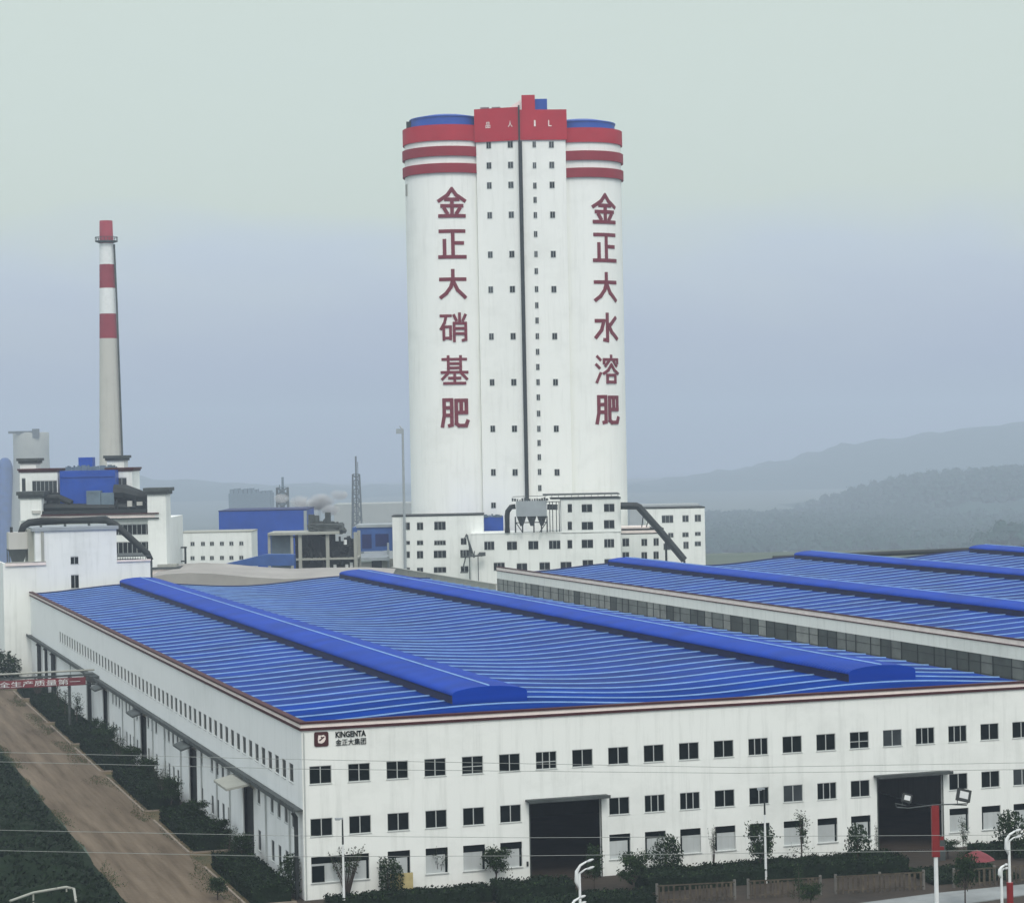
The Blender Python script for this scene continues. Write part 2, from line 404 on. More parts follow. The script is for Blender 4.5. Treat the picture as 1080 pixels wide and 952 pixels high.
def make_vent(parent, cx, y0, y1):
    """ridge ventilator: dark louvred sides, bright folded cap, closed ends"""
    B = lambda y: roof_z(RX1, y)
    c = MB(); hw = 4.2
    hp = [(0, 1.72), (1.2, 1.69), (2.3, 1.60), (3.2, 1.46), (3.75, 1.33), (4.08, 1.18), (4.2, 1.0), (4.2, 0.85)]
    prof = [(-x, z) for x, z in hp[::-1]]+hp[1:]
    N = max(4, int((y1-y0)/5)); ys = [y0+(y1-y0)*k/N for k in range(N+1)]
    for ya, yb in zip(ys, ys[1:]):
        for i in range(len(prof)-1):
            (xa, za), (xb, zb) = prof[i], prof[i+1]
            c.quad((cx+xa, ya, B(ya)+za), (cx+xb, ya, B(ya)+zb), (cx+xb, yb, B(yb)+zb), (cx+xa, yb, B(yb)+za))
    for y in (y0, y1):
        c.poly([(cx+x, y, B(y)+z) for x, z in prof] + [(cx+hw, y, B(y)-0.5), (cx-hw, y, B(y)-0.5)])
    cap = c.build('ridge_vent', M['cap'], parent); smooth_by(cap); cap.modifiers.new('e', 'EDGE_SPLIT').split_angle = math.radians(50)
    l = MB(); sd = hw-0.22
    for sx in (-1, 1):
        X = cx+sx*sd
        for ya, yb in zip(ys, ys[1:]):
            ya_, yb_ = max(ya, y0+0.02), min(yb, y1-0.02)
            l.quad((X, ya_, B(ya)-0.6), (X, yb_, B(yb)-0.6), (X, yb_, B(yb)+0.95), (X, ya_, B(ya)+0.95))
            for j in range(6):
                z = -0.12+j*0.165; x2 = X+sx*0.13
                l.quad((X, ya_, B(ya)+z+0.1), (X, yb_, B(yb)+z+0.1), (x2, yb_, B(yb)+z), (x2, ya_, B(ya)+z))
    l.build('louvre', M['louvre'], cap)
    r = MB(); r.tube([(cx, y, B(y)+1.76) for y in (y0+0.3, y1-0.3)], 0.09, 6)
    r.build('ridge_strip', M['rib'], cap)
def cornice(parent, segs, z0, zA, zB, z1):
    """segs of (x0,x1,y0,y1,out dx, dy): maroon lip, cream band, maroon cap"""
    b = MB()
    for (x0, x1, y0, y1) in segs:
        b.box(x0-0.18, x1+0.18, y0-0.18, y1+0.18, z0, zA, 0)
        b.box(x0-0.10, x1+0.10, y0-0.10, y1+0.10, zA+0.001, zB, 1)
        b.box(x0-0.22, x1+0.22, y0-0.22, y1+0.22, zB+0.001, z1, 0)
    return b.build('cornice', [M['maroon'], M['cream']], parent)

hall1 = thing('production_hall', (0, 0, 0), 'long white foreground hall with a blue double-ridged roof and two dark doorways', 'factory hall', 'white production halls with blue roofs')
W1, LEN1 = 92.0, 288.0
COLS = [1.9+4.07*k for k in range(23)]
DOORS = [(24.4, 32.3), (65.1, 73.1)]
def hall_front():
    holes = []
    wins = []
    for k, x in enumerate(COLS):
        a, b_ = x-1.17, x+1.17
        if b_ > W1-0.5: break
        wins.append((a, 11.78, 2.34, 1.85, k)); holes.append((a, b_, 11.78, 13.63))
        indoor = any(d0-1.3 < x < d1+1.3 for d0, d1 in DOORS)
        if not indoor or (k == 18):
            wins.append((a, 6.42, 2.34, 1.85, k)); holes.append((a, b_, 6.42, 8.27))
    bays = []
    for k, x in enumerate(COLS):
        if x+1.2 > W1-0.5: break
        if any(d0-1.3 < x < d1+1.3 for d0, d1 in DOORS) and k != 18: continue
        if k == 0: bays.append((0.75, 6.85))
        elif k == 1: continue
        else: bays.append((x-1.2, x+1.2))
    for a, b_ in bays: holes.append((a, b_, 1.7, 4.35))
    for d0, d1 in DOORS: holes.append((d0, d1, 0.0, 8.45))
    w = MB(); w.wall((0, 0, 0), (1, 0, 0), W1, 0, 17.3, holes, 0.3, 0, (0, 1, 0))
    w.quad((85.7, 0.3, 0), (85.7, 250, 0), (85.7, 250, 17.3), (85.7, 0.3, 17.3))
    w.quad((0, 250, 0), (85.7, 250, 0), (85.7, 250, 16.3), (0, 250, 16.3))
    w.quad((0, 0.4, 17.3), (W1, 0.4, 17.3), (W1, 0.4, 18.15), (0, 0.4, 18.15))
    w.build('wall', M['white'], hall1)
    rnd = random.Random(3)
    for a, z, ww, h, k in wins:
        window(hall1, a, 0, z, ww, h, 0, 1 if rnd.random() < 0.85 else 2, 0.42 if rnd.random() < 0.12 else 0, key='g' if rnd.random() < 0.06 else '')
    for i, (a, b_) in enumerate(bays):
        # ground floor bay: dark lintel, pale board set back, a narrow dark gap on one side
        f = MB(); ww = b_-a
        f.box(a, b_, 0.16, 0.24, 3.62, 4.35, 0)
        g = rnd.choice((0, 1)); gap = 0.28
        f.box(a+(gap if g == 0 else 0.04), b_-(gap if g == 1 else 0.04), 0.18, 0.26, 1.7, 3.61, 1)
        f.box(a, b_, 0.28, 0.31, 1.7, 4.35, 0)
        for j in range(1, int(ww/0.8)): f.box(a+j*0.8-0.02, a+j*0.8+0.02, 0.165, 0.179, 1.7, 3.6, 2)
        if i == 0:
            f.box(a+0.1, a+1.4, 0.10, 0.165, 1.75, 3.4, 0); f.box(a+1.4, a+1.48, 0.09, 0.16, 1.7, 3.6, 2)
        f.box(a-0.08, b_+0.08, -0.1, 0.05, 1.60, 1.695, 2)
        f.build('boarded_bay', [M['glass'], M['panelgrey'], M['frame']], hall1)
    for i, (d0, d1) in enumerate(DOORS):
        c = MB()
        c.box(d0-0.5, d1+0.7, -1.3, 0.0, 8.50, 8.72); c.box(d0-0.5, d1+0.7, -1.35, -1.302, 8.46, 8.80)
        c.build('door_canopy', M['gutter'], hall1)
        j = MB(); j.box(d0-0.12, d0-0.003, -0.05, 0.35, 0, 8.49); j.box(d1+0.003, d1+0.12, -0.05, 0.35, 0, 8.49)
        j.build('door_jamb', M['gutter'], hall1)
    # rooms behind the doorways
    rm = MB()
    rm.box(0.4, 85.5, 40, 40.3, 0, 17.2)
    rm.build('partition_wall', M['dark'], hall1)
    dp = MB()
    for x in (11.0, 39.7, 60.2, 78.0): pass
    dp.tube([(0.2, -0.1, 0), (0.2, -0.1, 17.1)], 0.07, 6)
    dp.build('downpipe', M['frame'], hall1)
    wb = MB(); wb.box(22.0+1.9, 24.1, -0.12, -0.003, 1.7, 2.2); wb.build('meter_box', M['dark'], hall1)
hall_front()
SDOORS = [(25.2, 31.2), (60.9, 66.6), (101.3, 107.3), (140.9, 146.5)]
def hall_side():
    holes, up, lo = [], [], []
    y = 5.2
    while y < 204:
        up.append(y); holes.append((LEN1-y-1.0, LEN1-y+1.0, 11.4, 13.35)); y += 3.52
    y = 4.6; k = 0
    while y < 137:
        if not any(d0-1.6 < y < d1+1.6 for d0, d1 in SDOORS) and k % 5 != 4:
            lo.append(y); holes.append((LEN1-y-0.8, LEN1-y+0.8, 6.7, 8.45)); holes.append((LEN1-y-0.8, LEN1-y+0.8, 1.5, 3.8))
        y += 3.52; k += 1
    for d0, d1 in SDOORS: holes.append((LEN1-d1, LEN1-d0, 0, 8.0))
    w = MB(); w.wall((0, LEN1, 0), (0, -1, 0), LEN1, 0, 17.3, holes, 0.14, 0, (1, 0, 0))
    # parapet inner face and pilaster strips
    w.quad((0.4, 0.4, 17.3), (0.4, LEN1, 17.3), (0.4, LEN1, 18.15), (0.4, 0.4, 18.15))
    w.build('wall', M['side'], hall1)
    for i, y in enumerate(up): window(hall1, 0, y+1.0, 11.4, 2.0, 1.95, -PI/2, 0, 0.0, 'clerestory_window', 'g')
    for y in lo:
        window(hall1, 0, y+0.8, 6.7, 1.6, 1.75, -PI/2, 0, 0, 'side_window', 'g'); window(hall1, 0, y+0.8, 1.5, 1.6, 2.3, -PI/2, 0, 0, 'side_window', 'g')
    g = MB(); g.box(-0.95, 0, 0.0, LEN1-8, 9.05, 9.25); g.box(-1.0, -0.9, 0.0, LEN1-8, 9.0, 9.5)
    g.box(-1.5, 0, 150, 158, 8.6, 9.7); g.box(-3.2, 0, 268, 284, 8.4, 9.6)
    g.build('gutter_ledge', M['gutter'], hall1)
    for i, y in enumerate((6.0, 18, 38.5, 46.7, 57, 72, 84.8, 95, 112, 124, 139.0, 165, 187)):
        p = MB(); p.tube([(-0.14, y, 0), (-0.14, y, 9.1)], 0.10, 6); p.build('downpipe', M['frame'], hall1)
    for y, r in ((0.9, 0.22), (209.3, 0.45), (233, 0.4), (264.4, 0.5), (279, 0.5), (158.5, 0.35), (221, 0.3)):
        p = MB(); p.tube([(-0.55, y, 0), (-0.55, y, 8.4), (-0.9, y, 8.9)], r, 8); p.build('extract_duct', M['dark'], hall1)
    for y in SDOORS:
        c = MB(); near = y[0] < 40; o_ = 3.2 if near else 2.0; e_ = 1.6 if near else 0.3
        t_ = [(0, y[0]-e_, 8.95), (0, y[1]+e_, 8.95), (-o_, y[1]+e_*0.5, 8.3), (-o_, y[0]-e_*0.5, 8.3)]
        c.quad(*t_); c.quad(*[(p, q, r-0.25) for p, q, r in t_])
        for i in range(4): p, q = t_[i], t_[(i+1) % 4]; c.quad(p, q, (q[0], q[1], q[2]-0.25), (p[0], p[1], p[2]-0.25))
        c.build('door_canopy', M['conc'] if near else M['gutter'], hall1)
        d = MB(); d.box(0.5, 0.6, y[0]-0.4, y[1]+0.4, 0, 8.4); d.build('doorway_shade_panel', M['dark'], hall1)  # dark panel put in for the unlit interior of the side doorway
hall_side()
cornice(hall1, [(0, W1, 0, 0.30), (0, 0.30, 0.53, LEN1)], 17.30, 17.58, 17.98, 18.2)
make_roof(hall1, 85.0, 0.6, 250, 5.7).location = (0.5, 0, 0)
for cx in (21.3, 68.0): make_vent(hall1, cx+0.5, 5.0, 246)

def text_mesh(txt, size, depth=0.1, bold=0.0, align='CENTER'):
    c = bpy.data.curves.new('t', 'FONT'); c.body = txt; c.size = size; c.extrude = depth/2; c.offset = bold; c.align_x = align
    c.resolution_u = 3
    o = bpy.data.objects.new('t', c); S.collection.objects.link(o)
    bpy.context.view_layer.update()
    me = bpy.data.meshes.new_from_object(o.evaluated_get(bpy.context.evaluated_depsgraph_get()))
    bpy.data.objects.remove(o); bpy.data.curves.remove(c)
    return me
def fit_text(me, w, h):
    """centre the glyph on the origin and scale to w x h; x right, z up, y depth (front at -y)"""
    xs = [v.co.x for v in me.vertices]; ys = [v.co.y for v in me.vertices]
    cx, cy = (min(xs)+max(xs))/2, (min(ys)+max(ys))/2; sx = w/(max(xs)-min(xs)); sy = h/(max(ys)-min(ys))
    for v in me.vertices:
        x, y, z = v.co; v.co = ((x-cx)*sx, -z, (y-cy)*sy)
    return me
def sign_on_hall():
    e = MB(); s = 1.5; x0, z0 = 1.3, 15.6
    n = 5; pts = []
    for qx, qz, a in ((s-0.2, 0.2, -90), (s-0.2, s-0.2, 0), (0.2, s-0.2, 90), (0.2, 0.2, 180)):
        for i in range(n+1):
            t = math.radians(a+90*i/n); pts.append((x0+qx+0.2*math.cos(t), z0+qz+0.2*math.sin(t)))
    e.poly([(x, -0.09, z) for x, z in pts], 0)
    for i in range(len(pts)):
        a, b_ = pts[i], pts[(i+1) % len(pts)]; e.quad((a[0], -0.09, a[1]), (b_[0], -0.09, b_[1]), (b_[0], -0.01, b_[1]), (a[0], -0.01, a[1]), 0)
    cx, cz = x0+s/2+0.05, z0+s/2
    outl = [(-.40, -.36), (-.05, -.44), (.22, -.32), (.40, -.02), (.38, .26), (.18, .44), (-.02, .38), (-.36, .42), (-.42, .02)]
    e.poly([(cx+a, -0.098, cz+b_) for a, b_ in outl], 1)
    e.poly([(cx+a, -0.106, cz+b_) for a, b_ in [(-.34, -.12), (-.20, -.20), (.26, .16), (.30, .28), (.14, .26)]], 0)
    e.poly([(cx+a, -0.107, cz+b_) for a, b_ in [(-.02, .02), (.10, .08), (.02, .30), (-.14, .28)]], 0)
    em = e.build('emblem', [M['maroon'], M['cream']], hall1)
    for txt, zc, h in (('KINGENTA', 16.72, 0.62), ('金正大集团', 15.92, 0.66)):
        me = fit_text(text_mesh(txt, 1, 0.08, 0.03 if txt[0] == 'K' else 0.0), 3.2, h); me.materials.clear(); me.materials.append(M['glass'])
        put('lettering', me, hall1, (5.15, -0.06, zc))
sign_on_hall()

# second hall, beyond a lane
hall2 = thing('production_hall', (112, 0, 0), 'blue-roofed hall behind the foreground one, with a grey glazed strip under its fascia', 'factory hall', 'white production halls with blue roofs')
def second_hall():
    W = 140.0
    w = MB()
    w.quad((0, 0, 15.3), (0, 285, 15.3), (0, 285, 17.6), (0, 0, 17.6)); w.quad((0, 0, 0), (0, 285, 0), (0, 285, 10), (0, 0, 10))
    w.quad((0, 0, 0), (W, 0, 0), (W, 0, 17.6), (0, 0, 17.6)); w.quad((W, 0, 0), (W, 265, 0), (W, 265, 17.6), (W, 0, 17.6))
    w.quad((0, 285, 0), (40, 285, 0), (40, 285, 15.4), (0, 285, 15.4)); w.quad((0, 265, 0), (W, 265, 0), (W, 265, 16), (0, 265, 16))
    w.build('wall', M['white'], hall2)
    g = MB(); y = 0.0; rnd = random.Random(5)
    while y < 284:
        L = rnd.choice((3.4, 3.4, 5.1)); zone = noise.noise(Vector((y*0.02, 4, 0)))
        mi = 0 if zone > 0.12 else (2 if zone < -0.22 else 1)
        if y < 55: mi = rnd.choice((0, 0, 1))
        if y > 205: mi = 0
        if 105 < y < 160: mi = rnd.choice((1, 2, 2))
        if rnd.random() < 0.2: mi = rnd.choice((0, 1, 2))
        e = min(285, y+L)
        g.box(0.12, 0.16, y+0.04, e-0.04, 10, 15.3, mi)
        g.box(0.02, 0.2, e-0.07, e+0.07, 10, 15.3, 3)
        y = e
    g.box(0.05, 0.18, 0, 285, 12.5, 12.6, 3); g.box(0.05, 0.18, 0, 285, 14.1, 14.18, 3)
    g.build('glazed_strip', [M['pane1'], M['pane2'], M['pane3'], M['dark']], hall2)
    t = MB(); t.box(-0.2, 0.2, -0.2, 285, 18.0, 18.2, 0); t.box(-0.1, 0.1, -0.1, 285, 17.3, 17.995, 1); t.box(-0.14, 0.1, -0.14, 285, 17.12, 17.298, 0)
    t.box(0.22, W, -0.2, 0.2, 18.0, 18.2, 0)
    t.build('cornice', [M['maroon'], M['cream']], hall2)
    make_roof(hall2, W-1, 0.6, 262, 5.7).location = (0.5, 0, 0)
    for cx in (21.3, 67.6, 113.5): make_vent(hall2, cx+0.5, 5, 257)
    # conduit on the far edge
    p = MB(); p.tube([(62, 264.5, 18.8), (142, 264.5, 19.2)], 0.6, 8); p.build('edge_conduit', M['dark'], hall2)
second_hall()
b = MB(); b.box(111.6, 112.0, 285.5, 380, 0, 13.7); b.box(111.5, 112.1, 285.5, 380, 13.702, 14.0)
for i in range(10): b.box(111.45, 111.6, 290+i*9, 290.5+i*9, 0, 13.69)
tag(b.build('boundary_wall', M['conc']), 'long grey concrete wall running back from the second hall towards the white office blocks', 'wall')

# ------------------------------------------------------------ survey-frame building helper
class Site:
    """a thing standing square to the survey frame at depth D; child coords: x lateral, y depth, z up"""
    def __init__(s, name, px, D, label, cat, group=None):
        s.D = D; s.lat0 = meas(px, 474, D)[0]; s.g = terrain(D)
        s.o = thing(name, wpos(s.lat0, D, s.g), label, cat, group, -YAW)
    def x(s, px, py=540, d=0): return meas(px, py, s.D+d)[0]-s.lat0
    def z(s, py, px=540, d=0): return meas(px, py, s.D+d)[1]-s.g
    def block(s, x0, x1, ytop, depth, wins=(), d=0, m='white', cap=None, z0=0.0, name='wall', ybot=None, grey=False, sidem=None):
        """box block with real window openings; wins: (px centre, py centre, width px, height px)"""
        xm, yr = (x0+x1)/2, ytop
        xa, xb = s.x(x0, ytop+20, d), s.x(x1, ytop+20, d); zt = s.z(ytop, xm, d)
        if ybot: z0 = s.z(ybot, xm, d)
        sc = (s.D+d)/F
        hs = []; pl = []
        for (wx, wy, ww, wh, *mu) in wins:
            cx, cz = s.x(wx, wy, d), s.z(wy, wx, d); hw, hh = ww*sc/2, wh*sc/2
            hs.append((cx-hw-xa, cx+hw-xa, cz-hh, cz+hh)); pl.append((cx-hw, cz-hh, 2*hw, 2*hh, mu[0] if mu else 1))
        b = MB(); b.wall((xa, d, 0), (1, 0, 0), xb-xa, z0, zt, hs, 0.3, 0, (0, 1, 0))
        b.quad((xa, d, z0), (xa, d+depth, z0), (xa, d+depth, zt), (xa, d, zt)); b.quad((xb, d, z0), (xb, d+depth, z0), (xb, d+depth, zt), (xb, d, zt))
        b.quad((xa, d+depth, z0), (xb, d+depth, z0), (xb, d+depth, zt), (xa, d+depth, zt)); b.quad((xa, d, zt), (xb, d, zt), (xb, d+depth, zt), (xa, d+depth, zt))
        if z0 > 0.1: b.quad((xa, d, z0), (xb, d, z0), (xb, d+depth, z0), (xa, d+depth, z0))
        o = b.build(name, M[m], s.o)
        for (a, z, w, h, mu) in pl: small_window(s.o, a, d+0.05, z, w, h, 0, grey, mu)
        if cap:
            t, mm, over = cap
            c = MB(); c.box(xa-over, xb+over, d-over, d+depth+over, zt+0.002, zt+t)
            if over > 0.3: c.box(xa-over*0.5, xb+over*0.5, d-over*0.5, d+depth+over*0.5, zt-t*0.9, zt-0.001)
            c.build('cornice', M[mm], s.o)
        return xa, xb, zt

# ------------------------------------------------------------ the twin-cylinder tower
# characters as brush strokes in a 100 x 100 square
GLYPH = {
 '金': [[(50, 97), (34, 76), (4, 57)], [(50, 97), (66, 76), (96, 57)], [(28, 61), (72, 61)], [(14, 39), (86, 39)], [(50, 61), (50, 5)], [(23, 29), (32, 14)], [(77, 29), (67, 14)], [(6, 4), (94, 4)]],
 '正': [[(7, 94), (93, 94)], [(52, 94), (52, 5)], [(52, 53), (87, 53)], [(22, 62), (22, 5)], [(4, 5), (96, 5)]],
 '大': [[(6, 67), (94, 67)], [(50, 97), (50, 66), (42, 40), (26, 19), (7, 5)], [(52, 58), (66, 30), (93, 5)]],
 '硝': [[(4, 90), (39, 90)], [(23, 90), (17, 66), (4, 45)], [(14, 52), (14, 8)], [(14, 52), (38, 52), (38, 10)], [(14, 13), (38, 13)], [(71, 97), (71, 66)], [(51, 91), (59, 74)], [(92, 92), (83, 74)], [(51, 64), (51, 3)], [(51, 64), (93, 64), (93, 7), (82, 5)], [(51, 46), (93, 46)], [(51, 28), (93, 28)]],
 '基': [[(8, 87), (92, 87)], [(28, 97), (28, 43)], [(72, 97), (72, 43)], [(28, 72), (72, 72)], [(28, 57), (72, 57)], [(4, 42), (96, 42)], [(30, 42), (6, 19)], [(70, 42), (94, 19)], [(50, 34), (50, 5)], [(31, 22), (69, 22)], [(13, 4), (87, 4)]],
 '肥': [[(11, 94), (11, 40), (4, 4)], [(11, 94), (38, 94), (38, 7), (29, 5)], [(11, 67), (38, 67)], [(11, 41), (38, 41)], [(54, 92), (91, 92), (91, 50)], [(54, 92), (54, 12), (63, 5), (89, 5), (95, 20)], [(72, 92), (72, 50)], [(54, 50), (91, 50)]],
 '水': [[(50, 97), (50, 6), (37, 8)], [(6, 74), (36, 74), (26, 42), (5, 17)], [(88, 84), (63, 60)], [(54, 60), (70, 34), (95, 13)]],
 '溶': [[(8, 94), (19, 83)], [(4, 66), (15, 55)], [(5, 6), (19, 36)], [(64, 97), (64, 88)], [(33, 84), (95, 84), (95, 71)], [(33, 84), (33, 71)], [(52, 77), (39, 62)], [(76, 77), (89, 62)], [(64, 66), (50, 47), (32, 36)], [(64, 66), (78, 47), (96, 36)], [(46, 30), (46, 4)], [(46, 30), (82, 30), (82, 4)], [(46, 6), (82, 6)]]}
def silo_tower():
    T = Site('prilling_tower', 548, 668, 'tall white twin-cylinder tower with red top bands and two columns of red Chinese characters', 'tower')
    sc = T.D/F
    C1x, C2x = T.x(470, 135), T.x(613, 135)
    r1, r2 = 46.0*sc, 43.5*sc
    cyd = r1+0.5
    Z = lambda y, px=540: T.z(y, px)
    # cylinders with painted bands (own material), galleries as raised rings
    for (cx, r, px, ys, drum) in ((C1x, r1, 470, (131.5, 148.0, (154, 164.3), (172, 182)), (118.5, 8)), (C2x, r2, 613, (134.5, 149.5, (158.5, 168.5), (176.5, 186.5)), (123.5, 7))):
        c = MB(); zt = Z(ys[0], px)
        c.lathe(cx, cyd, [(r, 0, 0), (r, zt, 0), (r-0.6, zt, 0), (r-0.6, zt-2, 0), (0.01, zt-2, 0)], 72)
        o = c.build('cylinder', M['tower'], T.o); smooth_by(o); o.modifiers.new('e', 'EDGE_SPLIT')
        for (ya, yb, rr, mm, nm) in ((ys[0]-0.4, ys[1], 0.5, 'red', 'red_crown'), (ys[2][0], ys[2][1], 0.7, 'redband', 'red_band'), (ys[3][0], ys[3][1], 0.7, 'redband', 'red_band')):
            a, z = Z(yb, px), Z(ya, px)
            k = MB(); k.lathe(cx, cyd, [(r+0.02, a), (r+rr, a), (r+rr, z), (r-0.3, z)], 72)
            o = k.build(nm, M[mm], T.o); smooth_by(o)
            e = o.modifiers.new('e', 'EDGE_SPLIT')
        zd = Z(drum[0], px)
        k = MB(); rd = r*0.86; k.lathe(cx, cyd, [(rd, zt-2), (rd, zd-0.9), (rd+0.25, zd-0.85), (rd+0.25, zd-0.5), (rd*0.6, zd+0.5), (0.01, zd+1.1)], 64)
        o = k.build('roof_drum', M['blue'], T.o); smooth_by(o); o.modifiers.new('e', 'EDGE_SPLIT')
    # plant on the left rim
    k = MB(); lx = T.x(430, 126); k.box(lx-0.9, lx+0.8, cyd-3, cyd-1, Z(131), Z(121)); k.box(lx-0.4, lx+0.3, cyd-3.05, cyd-3, Z(129), Z(125)); k.build('rim_box', M['dark'], T.o)
    # core: two faces meeting at a shallow arris
    xl, xm, xr = T.x(502, 150), T.x(548.3, 150), T.x(596.5, 150)
    xl2, xr2 = xl, xr
    dL, dR = 3.4, 1.2; y0 = -0.5
    def core(name, z0, zl, zr, m, out=0.0):
        b = MB(); bk = cyd+6
        pl, pm, pr = (xl-out, y0+dL-out), (xm, y0-out), (xr+out, y0+dR-out)
        b.quad((*pl, z0), (*pm, z0), (*pm, zl), (*pl, zl)); b.quad((*pm, z0), (*pr, z0), (*pr, zr), (*pm, zr))
        b.quad((*pl, z0), (*pl, zl), (pl[0], bk, zl), (pl[0], bk, z0)); b.quad((*pr, z0), (*pr, zr), (pr[0], bk, zr), (pr[0], bk, z0))
        b.poly([(*pl, zl), (*pm, zl), (pm[0], bk, zl), (pl[0], bk, zl)]); b.poly([(*pm, zr), (*pr, zr), (pr[0], bk, zr), (pm[0], bk, zr)])
        b.quad((pm[0], y0-out, zl), (pm[0], y0-out, zr), (pm[0], bk, zr), (pm[0], bk, zl))
        return b.build(name, M[m], T.o)
    core('core_wall', 0, Z(146), Z(147), 'tower')
    zb = Z(148.5)
    core('red_crown', zb, Z(113.5), Z(116.5), 'red', 0.45)
    b = MB(); b.box(T.x(550, 105), T.x(564, 105), y0-0.1, y0+5, Z(117), Z(101)); b.build('lift_head', M['red'], T.o)
    b = MB(); b.box(T.x(564.2, 105), T.x(577, 105), y0+2, y0+7, Z(118), Z(104.2)); b.build('blue_penthouse', M['blue'], T.o)
    b = MB(); xa, xb = T.x(534, 108), T.x(549.5, 108)
    b.poly([(xa, y0+5, Z(113.2)), (xb, y0+5, Z(113.2)), (xb, y0+5, Z(103)), (xa+2, y0+5, Z(108))]); b.poly([(xa, y0+9, Z(113.2)), (xb, y0+9, Z(113.2)), (xb, y0+9, Z(103)), (xa+2, y0+9, Z(108))])
    b.quad((xa+2, y0+5, Z(108)), (xb, y0+5, Z(103)), (xb, y0+9, Z(103)), (xa+2, y0+9, Z(108))); b.quad((xa, y0+5, Z(113.2)), (xa+2, y0+5, Z(108)), (xa+2, y0+9, Z(108)), (xa, y0+9, Z(113.2)))
    b.build('stair_head', M['white'], T.o)
    for px in (511, 523):
        b = MB(); xx = T.x(px, 111); b.box(xx-1, xx+1, y0+5, y0+7, Z(114), Z(111)); b.box(xx-1.3, xx+1.3, y0+4.7, y0+7.3, Z(111)+0.002, Z(110.3)); b.build('roof_vent', M['grey'], T.o)
    # black riser in the arris, from the crown down to the base building
    b = MB(); b.box(xm-0.50, xm+0.62, y0-1.05, y0-0.10, Z(530), zb-0.3); b.box(xm-0.40, xm+0.10, y0-1.0, y0-0.50, zb-0.3, Z(112))
    b.build('black_riser_duct', M['dark'], T.o)
    # windows
    def on_left(px, py):
        x = T.x(px, py); t = (x-xl)/(xm-xl); return x, y0+dL*(1-t), -math.atan2(dL, xm-xl)
    def on_right(px, py):
        x = T.x(px, py); t = (x-xm)/(xr-xm); return x, y0+dR*t, math.atan2(dR, xr-xm)
    def tw(x, y, z, w, h, rz, grey_glass=False):
        key = ('tw', round(w, 2), round(h, 2), grey_glass)
        if key not in _sw:
            q = MB(); q.box(-w/2-0.12, w/2+0.12, -0.10, 0.0, -h/2-0.12, h/2+0.12, 1); q.box(-w/2, w/2, -0.13, -0.101, -h/2, h/2, 0); q.box(-0.06, 0.06, -0.16, -0.131, -h/2, h/2, 1)
            _sw[key] = q.mesh('window', [M['glassgrey'] if grey_glass else M['glass'], M['frame']])  # grey glass in chosen windows, dark glass in the others
        put('window', _sw[key], T.o, (x, y-0.02, z), rz)
    rows = [152.5, 174, 195, 226.5, 268, 305, 354.5, 403, 452, 498]
    rnd = random.Random(2)
    for i, y in enumerate(rows):
        t = (y-150)/348
        for j, px in enumerate((515.4+5*t, 538.2+5.2*t)):
            X, Y, a = on_left(px, y); tw(X, Y, Z(y, px), 1.25 if j == 0 else 1.4, 1.75, a, (i+j) in (2, 3, 4) or j == 0 and i in (5, 6))
        px = 581.5+6*t; X, Y, a = on_right(px, y); tw(X, Y, Z(y, px), 1.3, 1.75, a, i == 0 or i == 1)
    X, Y, a = on_left(520.5, 532.5); tw(X, Y, Z(532.5), 1.25, 1.5, a)
    for y in [152.5, 174.6, 196, 211, 227, 247, 268, 286, 305, 322, 338, 354.5, 371, 387, 403, 419, 436, 452, 467, 482, 497.5, 514.5]:
        px = 563.3+6*(y-150)/364; X, Y, a = on_right(px, y); tw(X, Y, Z(y, px), 0.85, 1.6, a, y in (174.6, 268, 452))
    for px in (514.5, 538):
        X, Y, a = on_left(px, 131); put('crown_sign', fit_text_m(('品' if px < 520 else '人'), 1.4, 1.8, 'cream'), T.o, (X, Y-0.62, Z(131)), a)
    for px, g in ((564, 'I'), (580, 'L')):
        X, Y, a = on_right(px, 131); put('crown_sign', fit_text_m(g, 0.5 if g == 'I' else 1.0, 1.8, 'cream'), T.o, (X, Y-0.62, Z(131)), a)
    # narrow grey louvre on the left cylinder
    def on_cyl(cx, r, px, py, off):
        x = T.x(px, py); s_ = max(-0.985, min(0.985, (x-cx)/r)); return math.asin(s_)
    t = on_cyl(C1x, r1, 427.5, 197, 0)
    k = MB(); k.box(-0.7, 0.7, -0.2, 0.05, -1.7, 1.7); o = k.build('louvre', M['conc'], T.o, loc=(C1x+r1*math.sin(t), cyd-r1*math.cos(t), Z(197, 427))); o.rotation_euler.z = t
    # lettering bent round the cylinders
    L = [('金', 476.5, 213.5), ('正', 477, 257), ('大', 477.7, 299.5), ('硝', 478.6, 345), ('基', 479.4, 390), ('肥', 480, 435)]
    Rr = [('金', 638.5, 219), ('正', 639.3, 260), ('大', 640, 302), ('水', 641, 345), ('溶', 641.8, 389), ('肥', 642.4, 431.5)]
